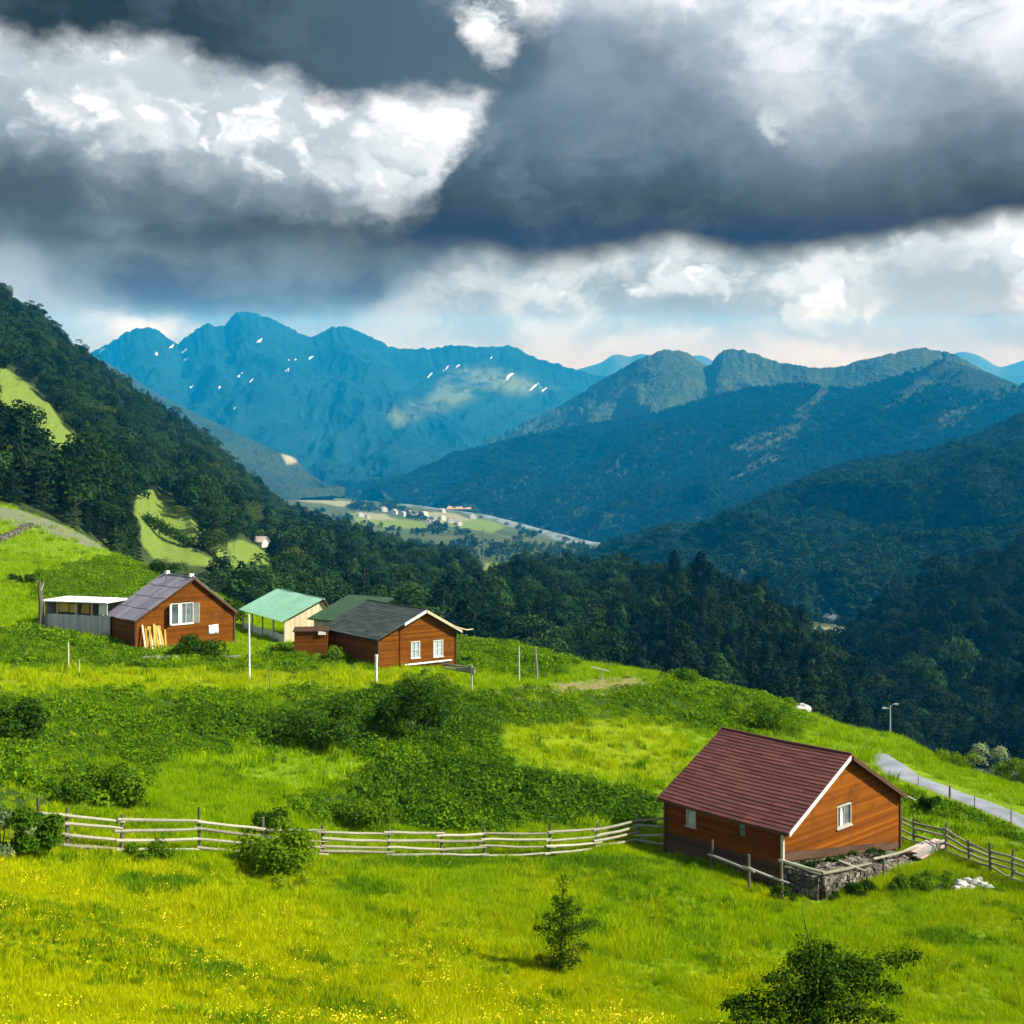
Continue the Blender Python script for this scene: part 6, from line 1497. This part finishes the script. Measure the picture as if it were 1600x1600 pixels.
    S('tall_bush', 'yellowish bush left of the whitish bush beyond the lane', 1500, 1205, 66, 36, 'yshrub', n=1800, leaf=.09, Y=87)
    S('bush', 'dark bush left of the pale green hut behind the mauve roofed house', 352, 960, 60, 40, 'dshrub', n=1600, leaf=.14, Y=125)
    S('bush', 'dark hedge bush behind the mauve roof above the crop patch', 250, 890, 90, 26, 'dshrub', n=1800, leaf=.16, Y=160)
    S('bush', 'dark hedge bush between crop patch and board shed', 40, 912, 60, 16, 'dshrub', n=1000, leaf=.13)
    # hedge of the lower left meadow
    a = hill_point(left_hill, 226, 812); b = hill_point(left_hill, 302, 856); n = 2600; r = np.random.default_rng(77); t = thing('hedge', 'dark hedge between the two pale meadows on the left slope', 'hedge', (a+b)/2)
    f = r.random(n); p = (a+(b-a)*f[:, None])-(a+b)/2+r.normal(size=(n, 3))*np.array([.9, .9, .8])+np.array([0, 0, 1.0]); v, fc, lf = quads(p, r.normal(size=(n, 3))+np.array([0, 0, .6]), .35*r.uniform(.6, 1.3, n), 1, r)
    link('foliage', mesh_from('foliage', v, fc, M['dshrub'], False, dict(leaf=lf)), t)
    # saplings in the meadow
    branchy('young_tree', 'slender young tree alone in the front meadow', 873, 1524, 33.3, [(880,1372,0,1),(905,1420,.1,.55),(852,1430,-.1,.5),(838,1450,.1,.42),(915,1447,-.2,.45),(925,1440,.2,.4),(840,1495,0,.12),(917,1478,.1,.2),(905,1500,-.2,.1),(858,1470,-.3,.3),(885,1450,.35,.35),(880,1490,-.35,.15),(862,1505,.2,.08),(893,1405,-.1,.62),(868,1402,.1,.6)], 'spruce', .040, 420, 5, fluff=.44)
    branchy('young_conifer', 'spreading young conifer at the bottom edge of the meadow', 1290, 1660, 27.6, [(1252,1415,0,1),(1300,1478,.2,.6),(1200,1528,-.2,.5),(1135,1570,.2,.30),(1150,1590,-.4,.22),(1345,1510,.3,.5),(1372,1520,-.2,.48),(1432,1492,.2,.42),(1400,1545,.4,.36),(1395,1590,-.3,.25),(1236,1496,.2,.55),(1215,1555,-.5,.4),(1260,1500,.5,.55),(1310,1540,-.7,.42),(1280,1590,-.9,.25),(1350,1580,-.7,.25),(1220,1620,-.6,.15),(1170,1630,0,.12),(1400,1640,0,.1),(1330,1500,.8,.5),(1240,1560,.9,.35)], 'spruce', .056, 420, 8, fluff=.50, crown=.72)
def build_far_things():
    cols = ['white walled', 'cream walled', 'pale']
    spots = [(563,806),(574,809),(600,798),(616,802),(630,806),(641,803),(652,808),(664,806),(668,818),(676,812),(690,812),(703,816),(716,820),(738,810),(690,800)]
    for i, (px, py) in enumerate(spots):
        p = hill_point(valley, px, py); s = p[1]/F
        far_house('white house in the far village beside the river', p, random.uniform(5, 9)*s*1.2, random.uniform(6, 11)*s*1.2, random.uniform(3.0, 4.6)*s*1.2, random.uniform(-.8, .8), group='white houses of the far village')
    p = hill_point(left_hill, 402, 850); s = p[1]/F
    far_house('lone small barn with pale roof at the foot of the left slope', p, 6, 8, 1.2, 1.3, 'village', 'vroof', win=False)
    p = hill_point(valley, 1300, 972)
    far_house('lone pale roofed building in the gorge left of the dark wood', p, 9, 14, 4.5, .5, 'village', 'metal')
    p = hill_point(mid_hill, 756, 886)
    q = MB(); q.tube([(0, 0, -2), (0, 0, 34)], [.5, .25], 6); o = q.build('power_pylon', M['post']); o.location = p; tag(o, 'thin tall mast in the clearing of the valley wood', 'mast')
build_things()
build_woods()
build_cover()
